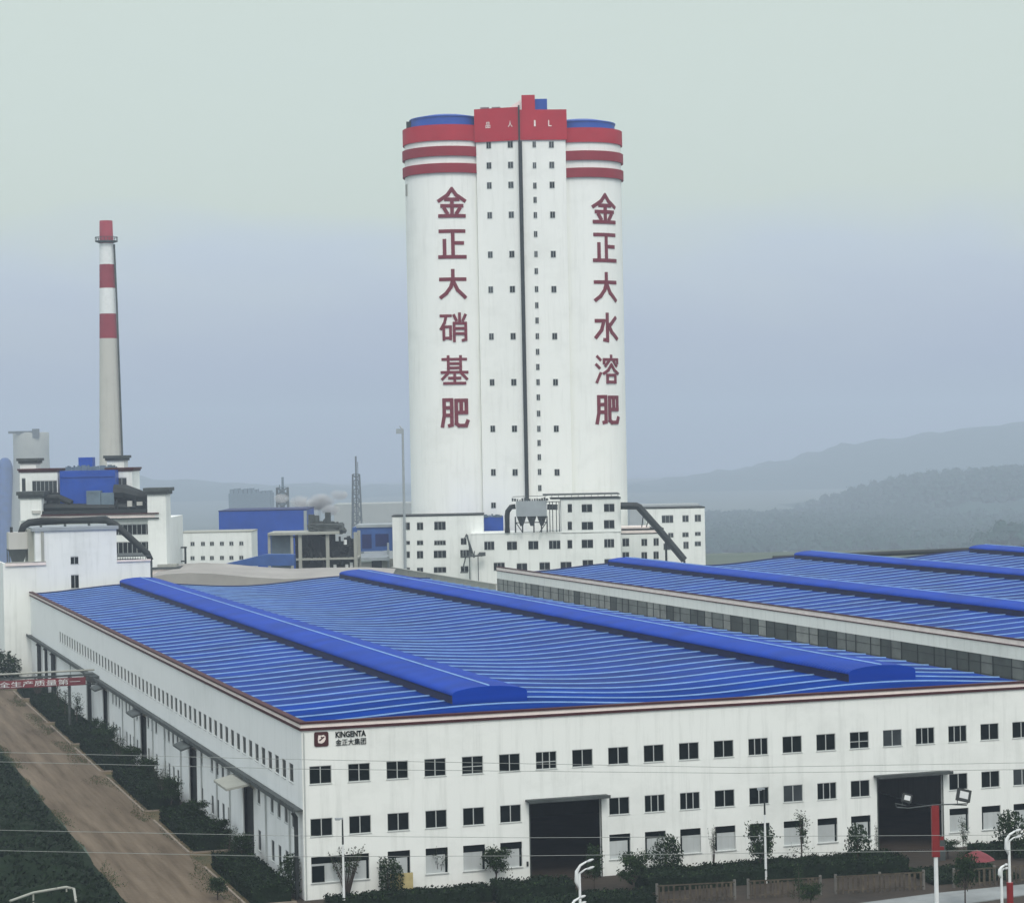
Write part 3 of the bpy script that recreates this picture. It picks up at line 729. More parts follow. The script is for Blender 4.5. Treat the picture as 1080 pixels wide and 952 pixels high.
    for (lst, cx, r, w) in ((L, C1x, r1, 29.5), (Rr, C2x, r2, 30.0)):
        for g, px, py in lst:
            t0 = on_cyl(cx, r, px, py, 0); zc = Z(py, px)
            ox, oy = cx+r*math.sin(t0), cyd-r*math.cos(t0)
            h = 30.5*sc; ww = w*sc
            bw = (0.125 if len(GLYPH[g]) < 9 else 0.096)*h
            def bend(x, z, out):
                a = t0+x/r; return (cx+(r+out)*math.sin(a)-ox, cyd-(r+out)*math.cos(a)-oy, z)
            q = MB(); layer = 0
            for st in GLYPH[g]:
                P = [Vector(((x-50)/100*ww, (y-50)/100*h)) for x, y in st]
                for A, B_ in zip(P, P[1:]):
                    layer += 1; out = 0.13+0.012*layer; d = (B_-A).normalized(); nn = Vector((-d.y, d.x))*bw/2
                    A2, B2 = A-d*bw*0.42, B_+d*bw*0.42; L_ = (B2-A2).length; N = max(1, int(L_/0.7))
                    for i in range(N):
                        c0, c1 = A2+(B2-A2)*i/N, A2+(B2-A2)*(i+1)/N
                        f = [bend(*(c0-nn), out), bend(*(c1-nn), out), bend(*(c1+nn), out), bend(*(c0+nn), out)]
                        bk = [bend(*(c0-nn), 0.01), bend(*(c1-nn), 0.01), bend(*(c1+nn), 0.01), bend(*(c0+nn), 0.01)]
                        q.quad(*f); q.quad(f[0], f[1], bk[1], bk[0]); q.quad(f[3], f[2], bk[2], bk[3])
                        if i == 0: q.quad(f[0], f[3], bk[3], bk[0])
                        if i == N-1: q.quad(f[1], f[2], bk[2], bk[1])
            me = bpy.data.meshes.new('character'); me.from_pydata(q.v, [], q.f)
            me.materials.clear(); me.materials.append(M['letter'])
            put('character', me, T.o, (ox, oy, zc))
def fit_text_m(g, w, h, m):
    me = fit_text(text_mesh(g, 1, 0.05, 0.01), w, h); me.materials.clear(); me.materials.append(M[m]); return me
silo_tower()

# ------------------------------------------------------------ white office and process blocks at the tower's foot
def base_blocks():
    A = Site('office_block', 446, 642, 'white four-storey office block left of the tower foot, with small square windows', 'building')
    A.block(414, 510, 544, 14, [(429, 554.5, 6.5, 8), (443, 554.5, 6.5, 8), (464, 554, 12, 9, 2), (429, 572, 6.5, 4), (443, 572, 6.5, 5), (464, 572, 12, 5, 3), (429, 584.5, 6.5, 7), (443, 584.5, 6.5, 8), (464, 584, 13, 8, 2), (429, 601, 6.5, 6), (443, 601, 6.5, 6), (464, 600.5, 13, 6, 2), (489, 570.5, 6, 7), (490, 583.5, 9, 8, 2), (490, 599.5, 8, 6)], cap=(0.35, 'dark', 0.15), name='wall')
    # cut-away roof terrace look: lower part behind with the blue shed
    W_ = Site('process_block', 568, 636, 'long white process block with a taller right half, directly in front of the tower', 'building')
    W_.block(497, 655, 562, 16, [(516, 575, 10.5, 9, 2), (540, 575, 10.5, 9), (562.5, 574.5, 10.5, 9), (585, 574, 12, 9, 2), (601, 573.5, 5, 9, 0), (619.5, 573, 12, 9), (642.5, 572.5, 10.5, 9, 2), (526.5, 597, 11.5, 8.5, 2), (550.5, 597.5, 11, 8), (574.5, 596.5, 11, 8), (597, 596, 11.5, 8), (620, 594, 11, 8), (643, 593.5, 11, 9)], name='wall', cap=(0.3, 'white', 0.1))
    W_.block(592, 655, 526, 15.6, [(601, 535.5, 4.5, 9, 0), (619, 535.5, 11, 8.5), (642.5, 535, 11, 8.5), (601, 554, 4.5, 9, 0), (619.5, 554, 12, 8.5), (642.5, 552.5, 11, 9)], d=0.0, z0=0, ybot=562.4, name='wall')
    # roof railing slab
    b = MB(); xa, xb = W_.x(573, 522), W_.x(653.5, 522)
    b.box(xa, xb, -0.4, 15, W_.z(521.8, 613), W_.z(520.8, 613)); b.box(xa+2, xb+0.3, -0.3, 15, W_.z(526, 613), W_.z(524.8, 613))
    for i in range(12): x = xa+0.5+(xb-xa-1)*i/11; b.box(x-0.06, x+0.06, -0.2, -0.08, W_.z(524.7, 613), W_.z(521.8, 613))
    b.build('roof_rail', M['gutter'], W_.o)
    for px in (524, 547, 570.5, 592, 617, 640): pass
    # external steel stair between the blocks
    St = Site('steel_stair', 498, 633, 'grey zigzag steel staircase on the white wall between the two blocks', 'staircase')
    b = MB(); X = lambda p: St.x(p, 580); Zs = lambda y: St.z(y, 497)
    pts = [(487, 563), (493, 562), (499, 583), (505, 586), (512, 585)]
    b.tube([(X(488), 0, Zs(574)), (X(492), 0, Zs(563)), (X(500), 0, Zs(588))], 0.28, 6); b.tube([(X(493), 0.8, Zs(564)), (X(497), 0.8, Zs(586))], 0.25, 6)
    b.tube([(X(486), 0, Zs(587)), (X(512), 0, Zs(585.5))], 0.25, 6); b.tube([(X(488), 0.2, Zs(599)), (X(491), 0.2, Zs(587))], 0.22, 6)
    for p in (487, 492, 496, 500, 504, 508): b.tube([(X(p), 0, Zs(587)), (X(p+0.4), 0, Zs(581 if p < 502 else 583.5))], 0.14, 5)
    b.tube([(X(495), 0.5, 0), (X(495), 0.5, Zs(572))], 0.16, 6); b.tube([(X(504), 0.5, 0), (X(504), 0.5, Zs(585))], 0.14, 6)
    b.box(X(485), X(493), -0.2, 1.0, Zs(604), Zs(602.6)); b.box(X(505), X(512), -0.3, 1, Zs(586), Zs(582.5))
    b.build('stair_flight', M['gutter'], St.o)
    # blue shed on the roof
    Bs = Site('roof_shed', 505, 658, 'bright blue shed between the white office blocks in front of the tower', 'shed')
    Bs.block(478.5, 531, 545, 8, name='wall', m='blue')
    b = MB()
    for i in range(22): 
        p = 480+i*2.3; b.tube([(Bs.x(p, 544), 0, Bs.z(545.5, 505)), (Bs.x(p, 544), 0, Bs.z(542+random.random()*2, 505))], 0.2+random.random()*0.35, 5)
    b.build('roof_clutter', M['bluegrey'], Bs.o)
    # small right wing and far right block
    R = Site('low_wing', 677, 645, 'two-storey white wing with a pink cornice, right of the tower base block', 'building')
    R.block(655.3, 700, 563, 12, [(660, 571.5, 7, 8.5), (679.5, 571.5, 6, 7.5), (692, 571, 5.5, 8), (660, 586, 7, 8.5), (679.5, 585.5, 6, 7.5), (692, 585, 5.5, 8)], name='wall', grey=False)
    b = MB(); xa, xb = R.x(655.5, 560), R.x(700, 560); b.box(xa, xb, -0.3, 12, R.z(561.8, 678), R.z(559, 678), 0); b.box(xa, xb, -0.25, 12, R.z(558.7, 678), R.z(557, 678), 1); b.box(xa, xb-4, 0.1, 11, R.z(557, 678), R.z(555.2, 678), 0)
    b.build('cornice', [M['cream'], M['dark']], R.o)
    Q = Site('end_block', 713, 668, 'white three-storey block standing farthest right behind the low wing', 'building')
    Q.block(682, 743.5, 536, 14, [(704, 547, 12, 8, 2), (723, 546.5, 6.5, 7), (736, 546, 6.5, 7.5), (707.5, 564, 5.5, 5), (723, 563.5, 6.5, 5), (736, 562.5, 6, 4), (703, 576, 8, 7), (723.5, 574.5, 5.5, 7.5), (736, 573, 6.5, 5)], cap=(0.35, 'dark', 0.12), name='wall', grey=True)
    # filter house with hopper and pipes
    Fh = Site('dust_filter', 561, 632, 'pale grey box filter on hopper legs with black ducts on each side', 'dust filter')
    zr = Fh.z(561.6, 561)
    X = lambda p: Fh.x(p, 545); Z = lambda y: Fh.z(y, 561)
    Fh.o.location.z = 0
    b = MB(); b.box(X(544.5), X(577), 2, 8, Z(544.5), Z(528.5)); b.build('filter_box', M['grey'], Fh.o)
    b = MB()
    for k in range(3):
        a, c = X(545+10.7*k), X(555.3+10.7*k); m_ = (a+c)/2
        for (ya, yb) in ((2.2, 7.8),):
            top = [(a, ya, Z(544.5)), (c, ya, Z(544.5)), (c, yb, Z(544.5)), (a, yb, Z(544.5))]; bot = [(m_-0.4, 4.6, Z(555)), (m_+0.4, 4.6, Z(555)), (m_+0.4, 5.4, Z(555)), (m_-0.4, 5.4, Z(555))]
            for i in range(4): b.quad(top[i], top[(i+1) % 4], bot[(i+1) % 4], bot[i])
    b.build('hopper', M['gutter'], Fh.o)
    b = MB()
    for p in (543.5, 551, 563, 571, 577): b.tube([(X(p), 2.2, zr), (X(p), 2.2, Z(544.6))], 0.22, 6)
    b.tube([(X(543.5), 2.2, Z(550)), (X(551), 2.2, zr)], 0.15, 6); b.tube([(X(577), 2.2, Z(550)), (X(569), 2.2, zr)], 0.15, 6); b.tube([(X(543.5), 2.2, Z(551)), (X(577), 2.2, Z(551))], 0.15, 6)
    b.build('support_frame', M['dark'], Fh.o)
    b = MB(); b.tube([(X(544), 4, Z(534)), (X(539), 4, Z(534.5)), (X(535.5), 4, Z(539)), (X(534.8), 4, Z(544)), (X(534.8), 4, zr)], 0.75, 10); o = b.build('duct', M['dark'], Fh.o); smooth_by(o)
    b = MB(); b.tube([(X(577.5), 3, Z(535)), (X(588.5), 3, Z(535.5))], 0.8, 10); o = b.build('duct', M['dark'], Fh.o); smooth_by(o)
    b = MB()
    for p in (580, 583, 587, 590): b.tube([(X(p), 1.5, zr), (X(p), 1.5, Z(529.5))], 0.13, 5)
    b.tube([(X(576), 1.5, Z(529.5)), (X(591), 1.5, Z(529.5))], 0.12, 5)
    for i in range(15): 
        p = 541+i*2.6; b.tube([(X(p), 3, Z(528.4)), (X(p), 3, Z(524.5+random.random()*2))], 0.12+random.random()*0.25, 5)
    b.tube([(X(541), 2.1, Z(523.5)), (X(578), 2.1, Z(523))], 0.08, 5)
    b.build('pipework', M['gutter'], Fh.o)
    # slanted black conveyor duct
    Cv = Site('conveyor_duct', 655, 634, 'black duct leaving the tower base and slanting down to the second hall roof', 'duct')
    X = lambda p: Cv.x(p, 560); Z = lambda y: Cv.z(y, 690)
    b = MB(); b.tube([(X(655), -0.5, Z(532.5)), (X(672), -0.5, Z(533)), (X(674), -0.5, Z(534)), (X(695), -0.5, Z(558.5)), (X(721), -0.5, Z(591))], 1.0, 8)
    o = b.build('duct', M['dark'], Cv.o)
    b = MB()
    for p, y in ((679, 541), (684, 547)): b.tube([(X(p), -0.3, Z(y)), (X(p-1), 5, Z(556))], 0.15, 5)
    b.tube([(X(721), -0.5, Z(591)), (X(721), -0.5, 0)], 0.35, 6); b.tube([(X(702), -0.5, Z(566)), (X(702), -0.5, 0)], 0.35, 6)
    b.build('support', M['dark'], Cv.o)
base_blocks()

# ------------------------------------------------------------ boiler house group, left
def left_group():
    bd = thing('hopper_building', (0, 252, 0), 'plain white block with a stepped left side at the far end of the first hall', 'building')
    b = MB()
    hs = [(8.9-1.2-0.5, 8.9-1.2+1.1, 23.6, 25.2), (8.9-1.2-0.5, 8.9-1.2+1.1, 18.6, 21.4)]
    b.wall((1.2, 0, 0), (1, 0, 0), 16.8, 0, 30.6, hs, 0.3, 0, (0, 1, 0))
    b.box(1.22, 17.98, 0.35, 16, 0, 30.55); b.quad((1.2, 0, 0), (1.2, 16, 0), (1.2, 16, 30.6), (1.2, 0, 30.6)); b.quad((18, 0, 0), (18, 16, 0), (18, 16, 30.6), (18, 0, 30.6))
    b.quad((1.2, 0, 30.6), (18, 0, 30.6), (18, 16, 30.6), (1.2, 16, 30.6))
    b.build('wall', M['white'], bd)
    small_window(bd, 8.4, 0.05, 23.6, 1.6, 1.6); small_window(bd, 8.4, 0.05, 18.6, 1.6, 2.8)
    b = MB(); b.box(0.6, 18.4, -0.4, 16.4, 30.61, 31.3); b.build('cornice', M['grey'], bd)
    b = MB(); b.box(-5.4, 1.19, 0.1, 14, 0, 23.6); b.box(-5.4, -4.9, 0.1, 14, 23.6, 24.2); b.build('wall', M['white'], bd)
    b = MB(); b.box(-4.89, 3.3, -0.35, 0.4, 23.61, 24.25, 0); b.box(-4.9, 3.3, -0.42, 0.45, 24.252, 24.4, 1); b.build('cornice', [M['cream'], M['conc']], bd)
    b = MB(); b.box(18.01, 25.0, 0.2, 16, 0, 23.7); b.build('wall', M['white'], bd)
    b = MB(); b.box(18.01, 25.1, -0.1, 1.0, 23.71, 24.1, 0); b.box(18.02, 25.15, -0.1, 15, 24.7, 24.9, 1)
    for i in range(14): b.box(18.1+i*0.53, 18.2+i*0.53, -0.05, 0.02, 24.1, 24.7, 1)
    b.build('cornice', [M['cream'], M['gutter']], bd)
    b = MB(); b.box(0.0, 1.19, 2.5, 9, 23.6, 31.0); b.box(2.4, 3.0, -0.25, 0, 24.3, 30.5)
    b.build('service_shaft', M['conc'], bd)
    tk = thing('storage_tank', (-1.9, 257, 23.6), 'pale boxy tank over a dark hopper on the stepped roof at the far left', 'tank')
    b = MB(); b.box(-2.0, 2.0, -2, 2, 3.3, 6.8); b.build('tank_body', M['concpale'], tk)
    b = MB(); top = [(-1.9, -1.9, 3.3), (1.9, -1.9, 3.3), (1.9, 1.9, 3.3), (-1.9, 1.9, 3.3)]; bot = [(-0.9, -0.9, 0), (0.9, -0.9, 0), (0.9, 0.9, 0), (-0.9, 0.9, 0)]
    for i in range(4): b.quad(top[i], top[(i+1) % 4], bot[(i+1) % 4], bot[i])
    for sx in (-1, 1):
        for sy in (-1, 1): b.tube([(sx*1.95, sy*1.95, 0), (sx*1.95, sy*1.95, 3.4)], 0.12, 6)
    b.build('hopper', M['gutter'], tk)
    b = MB(); b.tube([(-1.2, 0, 6.8), (-1.2, 0, 7.9)], 0.3, 8); b.tube([(0.9, 0, 6.8), (0.9, 0, 7.3)], 0.4, 8); b.build('inlet_pipe', M['dark'], tk)
    du = thing('roof_duct', (0, 257, 0), 'thick black duct along the roof of the white block, then slanting down right', 'duct')
    b = MB(); b.tube([(-1.2, 0, 30.0), (-0.6, 0, 31.6), (0.6, 0, 32.3), (3, 0, 32.5), (16.5, 0, 32.5), (18.2, -2, 31.5), (24.6, -4.2, 25.2), (25.2, -4.3, 23.8)], [0.7, 0.75, 0.8, 0.85, 0.85, 0.75, 0.65, 0.6], 10)
    o = b.build('duct', M['dark'], du); smooth_by(o)
    for x in (3, 8, 13, 17): b = MB(); b.box(x-0.2, x+0.2, -0.6, 0.6, 31.3, 31.9); b.build('duct_support', M['gutter'], du)
    b = MB(); b.box(25.0, 25.5, -4.5, -4.1, 0, 24.0); b.build('duct_support', M['gutter'], du)

    H = Site('boiler_house', 98, 575, 'stepped white boiler house with grid windows, corner towers and dark ducts below the chimney', 'building')
    X = lambda p: H.x(p, 530); Z = lambda y, px=98: H.z(y, px)
    H.block(21, 175, 548, 30, [(137, 558, 44, 11, 8), (137, 578.5, 44, 15, 8)], name='wall')
    H.block(21.5, 44, 522, 8, d=-1, ybot=548.5, name='stair_tower', cap=(0.9, 'gutter', 0.8))
    H.block(155.5, 175, 518, 8, d=-1, name='stair_tower', cap=(0.9, 'gutter', 0.9))
    H.block(21, 61, 496, 12, [(47, 513.5, 26, 14, 5), (25, 511, 4, 14, 0)], d=9, name='upper_wall', cap=(0.5, 'maroon', 0.5), grey=True)
    H.block(113, 139.5, 495, 12, [(126, 511, 15, 15, 2)], d=9, name='upper_wall', cap=(0.5, 'maroon', 0.5), grey=True)
    H.block(21.5, 38, 486, 6, d=11, ybot=495.8, name='lift_head', cap=(0.7, 'gutter', 0.8)); H.block(113, 131, 483, 6, d=11, ybot=494.8, name='lift_head', cap=(0.7, 'gutter', 0.8))
    b = MB(); b.box(X(60), X(119), 4.2, 20, Z(541), Z(496)); b.box(X(60.5), X(118), 4.0, 4.2, Z(503), Z(501)); b.build('blue_hopper_hall', M['blue'], H.o)
    b = MB(); b.box(X(74), X(89), 12, 16, Z(496), Z(482)); b.box(X(75), X(88), 11.9, 12, Z(485), Z(484)); b.build('blue_head_house', M['blue'], H.o)
    b = MB()
    for i in range(26):
        p = 62+i*2.15; b.box(X(p)-0.2, X(p)+0.15+random.random()*0.3, 10.4, 11, Z(496), Z(492.5-random.random()*2.5))
    b.tube([(X(66), 10.6, Z(494)), (X(112), 10.6, Z(494.5))], 0.15, 5); b.build('railing', M['bluegrey'], H.o)
    # dark curved ducts and machinery on the mid roof
    b = MB()
    b.tube([(X(44), 3, Z(524)), (X(60), 3, Z(524)), (X(74), 2, Z(530))], 0.8, 8); b.tube([(X(44), 2, Z(534)), (X(80), 2, Z(535)), (X(120), 2, Z(536))], 1.0, 8)
    b.tube([(X(118), 4, Z(520)), (X(130), 4, Z(520)), (X(145), 3, Z(524)), (X(154), 3, Z(526))], [2.2, 2.0, 1.6, 1.1], 10)
    b.tube([(X(118), 3, Z(535)), (X(152), 3, Z(536))], 0.9, 8)
    b.box(X(44), X(60), 5, 9, Z(541), Z(519)); b.box(X(119.5), X(150), 5, 9, Z(541), Z(521)); b.box(X(60), X(119), 3.5, 4.1, Z(541), Z(533))
    for p in (52, 60, 68, 122, 134, 142, 150): b.tube([(X(p), 2, Z(541)), (X(p), 2, Z(527))], 0.3, 6)
    b.build('ductwork', M['dark'], H.o)
    b = MB(); b.box(X(90), X(105), 1.5, 5, Z(540), Z(517.5)); b.box(X(105.5), X(119), 1.6, 5, Z(540), Z(520)); b.box(X(91), X(103), 1.4, 1.49, Z(519.5), Z(518.5)); b.build('bag_filter', M['bluegrey'], H.o)
    b = MB(); b.tube([(X(39), 0, Z(540)), (X(39), 0, Z(537))], 1.6, 12); b.box(X(133), X(138), 1.6, 2.4, Z(535), Z(529)); b.box(X(143), X(149), 1.6, 2.4, Z(534), Z(530)); b.build('roof_tank', M['concpale'], H.o)
    b = MB(); xa, xb = X(44), X(168)
    b.box(xa, xb, -1.4, 8, Z(548), Z(546.6), 0); b.box(xa, xb-1, -1.1, 8, Z(546.5), Z(543), 1); b.box(xa, xb, -1.5, 8, Z(542.9), Z(541.6), 2); b.box(xa, xb-3, -0.8, 8, Z(541.5), Z(538), 3)
    b.build('roof_slab', [M['gutter'], M['cream'], M['maroon'], M['dark']], H.o)
    # low annex right of the pier
    b = MB(); b.box(X(158), X(190), -3, 4, 0, Z(601)); b.box(X(157), X(190), -3.4, 4, Z(600.9), Z(599), 1); b.box(X(166), X(186), -2, 2, Z(598.9), Z(596), 2); b.build('annex', [M['cream'], M['gutter'], M['conc']], H.o)

    K = Site('brick_chimney', 116.5, 790, 'tall chimney with red and white bands at the top and bare concrete below', 'chimney')
    k = K.D/F
    prof = []
    def px_r(y): return (6.8+(y-233)/(490-233)*4.9)*k
    def zz(y): return K.z(y, 115)
    bands = [(233, 257, 0), (257, 279, 1), (279, 304, 0), (304, 331, 1), (331, 357, 0)]
    c = MB(); yb = 357; zb = zz(yb)
    c.lathe(0, 0, [(px_r(490)*1.35, 0), (px_r(490), zz(490)), (px_r(357), zz(357))], 40)
    o = c.build('shaft', M['concpale'], K.o); smooth_by(o)
    for a, b_, mi in bands:
        c = MB(); top = zz(a); c.lathe(0, 0, [(px_r(b_), zz(b_)), (px_r(a), zz(a))] + ([(px_r(a)*0.8, zz(a)), (px_r(a)*0.8, zz(a)-4)] if a == 233 else []), 40)
        o = c.build('painted_band', [M['chimred'] if mi == 0 else M['whitepaint']], K.o); smooth_by(o)
    c = MB(); zp = zz(255); r = px_r(255)
    c.lathe(0, 0, [(r, zp-0.5), (r+1.5, zp), (r+1.5, zp+0.25), (r, zp+0.25)], 32)
    for i in range(20):
        t = i/20*2*PI; c.tube([((r+1.45)*math.cos(t), (r+1.45)*math.sin(t), zp), ((r+1.45)*math.cos(t), (r+1.45)*math.sin(t), zp+1.5)], 0.09, 4)
    c.lathe(0, 0, [(r+1.5, zp+1.4), (r+1.55, zp+1.6), (r+1.4, zp+1.6)], 32)
    c.build('gallery', M['gutter'], K.o)
    c = MB(); c.tube([(px_r(490)+0.5, -1, zz(500)), (px_r(340)+0.45, -1, zz(320)), (px_r(260)+0.4, -0.8, zz(258))], 0.35, 6); c.build('ladder', M['gutter'], K.o)

    V = Site('workshop', 223, 640, 'low white two-storey building with two rows of small windows, left of the blue shed', 'building')
    V.block(190, 265.5, 561.5, 15, [(x, y+ (x-223)*(-0.01), 4.2, 4.2) for x in (203, 214, 223.5, 234, 244, 254.5) for y in (573, 588)], grey=True, name='wall', cap=(0.3, 'conc', 0.1))
    V.block(177, 190, 562, 12, d=3, m='bluedim', name='side_shed')
    Pf = Site('pipe_rack', 192, 600, 'thin dark steel portal frame beside the low white building', 'pipe rack')
    X = lambda p: Pf.x(p, 590); Z = lambda y: Pf.z(y, 192)
    b = MB()
    for p in (188, 195.5): b.box(X(p)-0.25, X(p)+0.25, 0, 0.5, 0, Z(577))
    b.box(X(187), X(197), 0, 0.5, Z(578), Z(576.4)); b.box(X(188), X(196), 0.1, 0.4, Z(592.5), Z(591)); b.build('portal', M['dark'], Pf.o)

    G = Site('blue_shed', 277, 730, 'tall blue clad shed with a flat top between the white workshop and the open frame', 'shed')
    G.block(231, 323, 538.5, 30, m='blue', name='cladding', cap=(0.3, 'louvre', 0.1))
    b = MB(); b.box(G.x(320.5, 550), G.x(323.5, 550), -0.3, 1, 0, G.z(534)); b.build('downpipe', M['grey'], G.o)

    O = Site('frame_structure', 328, 610, 'open concrete frame building with dark bays and plant standing on its slab', 'unfinished building')
    X = lambda p: O.x(p, 585); Z = lambda y: O.z(y, 328)
    b = MB()
    for p in (284, 308, 317, 346, 375.5): b.box(X(p)-0.35-(0.2 if p > 310 else 0), X(p)+0.35, 0, 1, 0, Z(562))
    for p in (284, 317, 346, 375): b.box(X(p)-0.4, X(p)+0.4, 14, 15, 0, Z(562))
    b.box(X(283), X(358), -0.8, 15.5, Z(563.5), Z(561)); b.box(X(283), X(377), -0.1, 15, Z(590.5), Z(588.8)); b.build('frame', M['conc'], O.o)
    rq = random.Random(21); b = MB()
    for i in range(46):
        p = rq.uniform(309, 376); q = p+rq.uniform(-9, 9); y1_, y2_ = rq.uniform(564, 600), rq.uniform(564, 600)
        if rq.random() < 0.7: q = p if rq.random() < 0.5 else q; y2_ = y1_+12 if q == p else y1_
        b.tube([(X(p), rq.uniform(1, 6), Z(y1_)), (X(min(376, max(309, q))), rq.uniform(1, 6), Z(y2_))], rq.uniform(0.15, 0.4), 5)
    b.build('steelwork', M['dark'], O.o)
    b = MB(); b.box(X(285), X(308), 3, 3.4, 0, Z(563.6)); b.build('infill_panel', M['bluegrey'], O.o)
    b = MB(); b.box(X(309), X(352), 6.5, 7, 0, Z(563.6)); b.box(X(352), X(374), 6, 6.5, 0, Z(572)); b.build('shade_back_wall', M['dark'], O.o)  # walls set forward and coloured dark as the shade inside the frame
    rnd = random.Random(11); b = MB()
    for i in range(44):
        p = 326+rnd.random()*38; h = rnd.random(); y = 548+6*abs(p-343)/20+h*8
        b.tube([(X(p), 2+rnd.random()*9, Z(562)), (X(p), 2+rnd.random()*0.2+4, Z(y))], 0.25+rnd.random()*0.7, 6)
    for i in range(10):
        y = 552+rnd.random()*9; b.tube([(X(326+rnd.random()*8), 3, Z(y)), (X(348+rnd.random()*14), 4, Z(y+rnd.random()*2))], 0.3, 5)
    b.tube([(X(345), 5, Z(562)), (X(345), 5, Z(541))], 0.8, 8); b.tube([(X(332), 5, Z(562)), (X(332), 5, Z(544))], 1.0, 8); b.tube([(X(327.5), 5, Z(562)), (X(327.5), 5, Z(543))], 0.9, 8)
    b.build('plant_pipework', M['gutter'], O.o)
    b = MB()
    for i in range(30):
        p = 352+rnd.random()*20; y = 567+rnd.random()*33; b.box(X(p)-0.5, X(p)+rnd.random()*1.4, 3, 4+rnd.random(), Z(y+4), Z(y))
    b.build('tank_cluster', M['dark'], O.o)
    b = MB()
    for p, y in ((364, 572), (365, 598), (352.5, 598), (370, 596)): b.tube([(X(p), 1.6, Z(y+3)), (X(p), 1.6, Z(y-2))], 0.45, 8)
    b.build('pale_vessel', M['whitepaint'], O.o)

    E = Site('blue_annex', 394, 660, 'dull blue open shed with a pale canopy left of the white office block', 'shed')
    X = lambda p: E.x(p, 575); Z = lambda y: E.z(y, 394)
    b = MB(); b.box(X(372), X(415), 0, 12, Z(581), Z(556)); b.build('cladding', M['bluedim'], E.o)
    b = MB(); b.box(X(376), X(414), -0.4, 12.4, Z(555.9), Z(553)); b.build('roof', M['grey'], E.o)
    b = MB(); b.box(X(382), X(392), -0.15, -0.003, Z(578), Z(563)); b.box(X(396), X(410), -0.12, -0.003, Z(576), Z(563)); b.build('opening', M['louvre'], E.o)
    b = MB(); b.quad((X(376), -6, Z(590)), (X(411), -6, Z(586)), (X(411), 0, Z(580)), (X(376), 0, Z(584))); b.box(X(377), X(412), -6.2, -6, Z(590), Z(587)); b.box(X(409), X(411), -4, -3, 0, Z(572)); b.build('canopy', M['grey'], E.o)
    b = MB(); b.box(X(376), X(392), -3, -1, 0, Z(592)); b.box(X(392.1), X(403), -2, 0, 0, Z(589), 1); b.box(X(403), X(416), -3, 2, 0, Z(589.5), 2); b.build('lower_wall', [M['concpale'], M['dark'], M['conc']], E.o)

    # low tan barrel-roofed shed right behind the first hall
    Tn = Site('tan_roof_shed', 245, 560, 'low shed with a wide tan curved roof just behind the first hall', 'shed')
    X = lambda p: Tn.x(p, 600); Z = lambda y, p=245: Tn.z(y, p)
    b = MB(); pf = [(158, 604), (175, 601), (200, 599.5), (225, 600.5), (262, 604), (300, 606), (330, 605), (378, 604.5), (412, 606)]
    for i in range(len(pf)-1):
        (a, ya), (c, yc) = pf[i], pf[i+1]; za, zc = Z(ya, a), Z(yc, c)
        b.quad((X(a), 0, za-1), (X(c), 0, zc-1), (X(c), 24, zc+0.3), (X(a), 24, za+0.3)); b.quad((X(a), 0, 0), (X(c), 0, 0), (X(c), 0, zc-1), (X(a), 0, za-1))
    b.build('roof', M['tan'], Tn.o)
    b = MB(); b.poly([(X(213), 26, Z(602)), (X(300), 26, Z(603)), (X(300), 26, Z(591)), (X(268), 26, Z(590))]); b.poly([(X(213), 30, Z(602)), (X(300), 30, Z(603)), (X(300), 30, Z(591)), (X(268), 30, Z(590))])
    b.quad((X(213), 26, Z(602)), (X(268), 26, Z(590)), (X(268), 30, Z(590)), (X(213), 30, Z(602))); b.quad((X(268), 26, Z(590)), (X(300), 26, Z(591)), (X(300), 30, Z(591)), (X(268), 30, Z(590)))
    b.build('lean_to', M['bluedim'], Tn.o)
left_group()

# ------------------------------------------------------------ far skyline in the mist
def lattice(name, px, ytop, ybot, w0, w1, D, label, mast=0):
    s = Site(name, px, D, label, 'lattice tower'); k = D/F
    zb, zt = 0, s.z(ytop, px); zs = s.z(ybot, px)
    b = MB(); n = 12; z = [zb+(zt-zb)*i/n for i in range(n+1)]
    wd = [(w0+(w1-w0)*i/n)*k/2 for i in range(n+1)]
    for i in range(n):
        for sx, sy in ((-1, -1), (1, -1), (1, 1), (-1, 1)):
            b.tube([(sx*wd[i], sy*wd[i], z[i]), (sx*wd[i+1], sy*wd[i+1], z[i+1])], 0.55, 4, cap=False)
        for (ax, ay), (bx, by) in (((-1, -1), (1, -1)), ((1, -1), (1, 1)), ((1, 1), (-1, 1)), ((-1, 1), (-1, -1))):
            b.tube([(ax*wd[i], ay*wd[i], z[i]), (bx*wd[i+1], by*wd[i+1], z[i+1])], 0.32, 4, cap=False); b.tube([(bx*wd[i], by*wd[i], z[i]), (ax*wd[i+1], ay*wd[i+1], z[i+1])], 0.32, 4, cap=False)
            b.tube([(ax*wd[i], ay*wd[i], z[i]), (bx*wd[i], by*wd[i], z[i])], 0.32, 4, cap=False)
    b.build('lattice', M['gutter'], s.o)
    return s, wd, zt
s_, wd, zt = lattice('flare_tower', 375, 500, 590, 13, 7, 1850, 'hazy steel lattice tower with a thin flue, tallest left of the white tower')
b = MB(); b.tube([(0, 0, 0), (0, 0, s_.z(481, 375))], 0.8, 6); b.box(-2.2, 2.2, -2.2, 2.2, zt, zt+0.5); b.tube([(-2.5, 0, 0), (-2.5, 0, s_.z(500, 375))], 0.4, 6); b.tube([(1.5, 0, 0), (1.5, 0, s_.z(487, 375))], 0.3, 6); b.build('flue', M['gutter'], s_.o)
s_, wd, zt = lattice('flare_tower', 297, 514, 590, 13, 11, 1700, 'shorter hazy lattice tower with a flat top behind the blue shed')
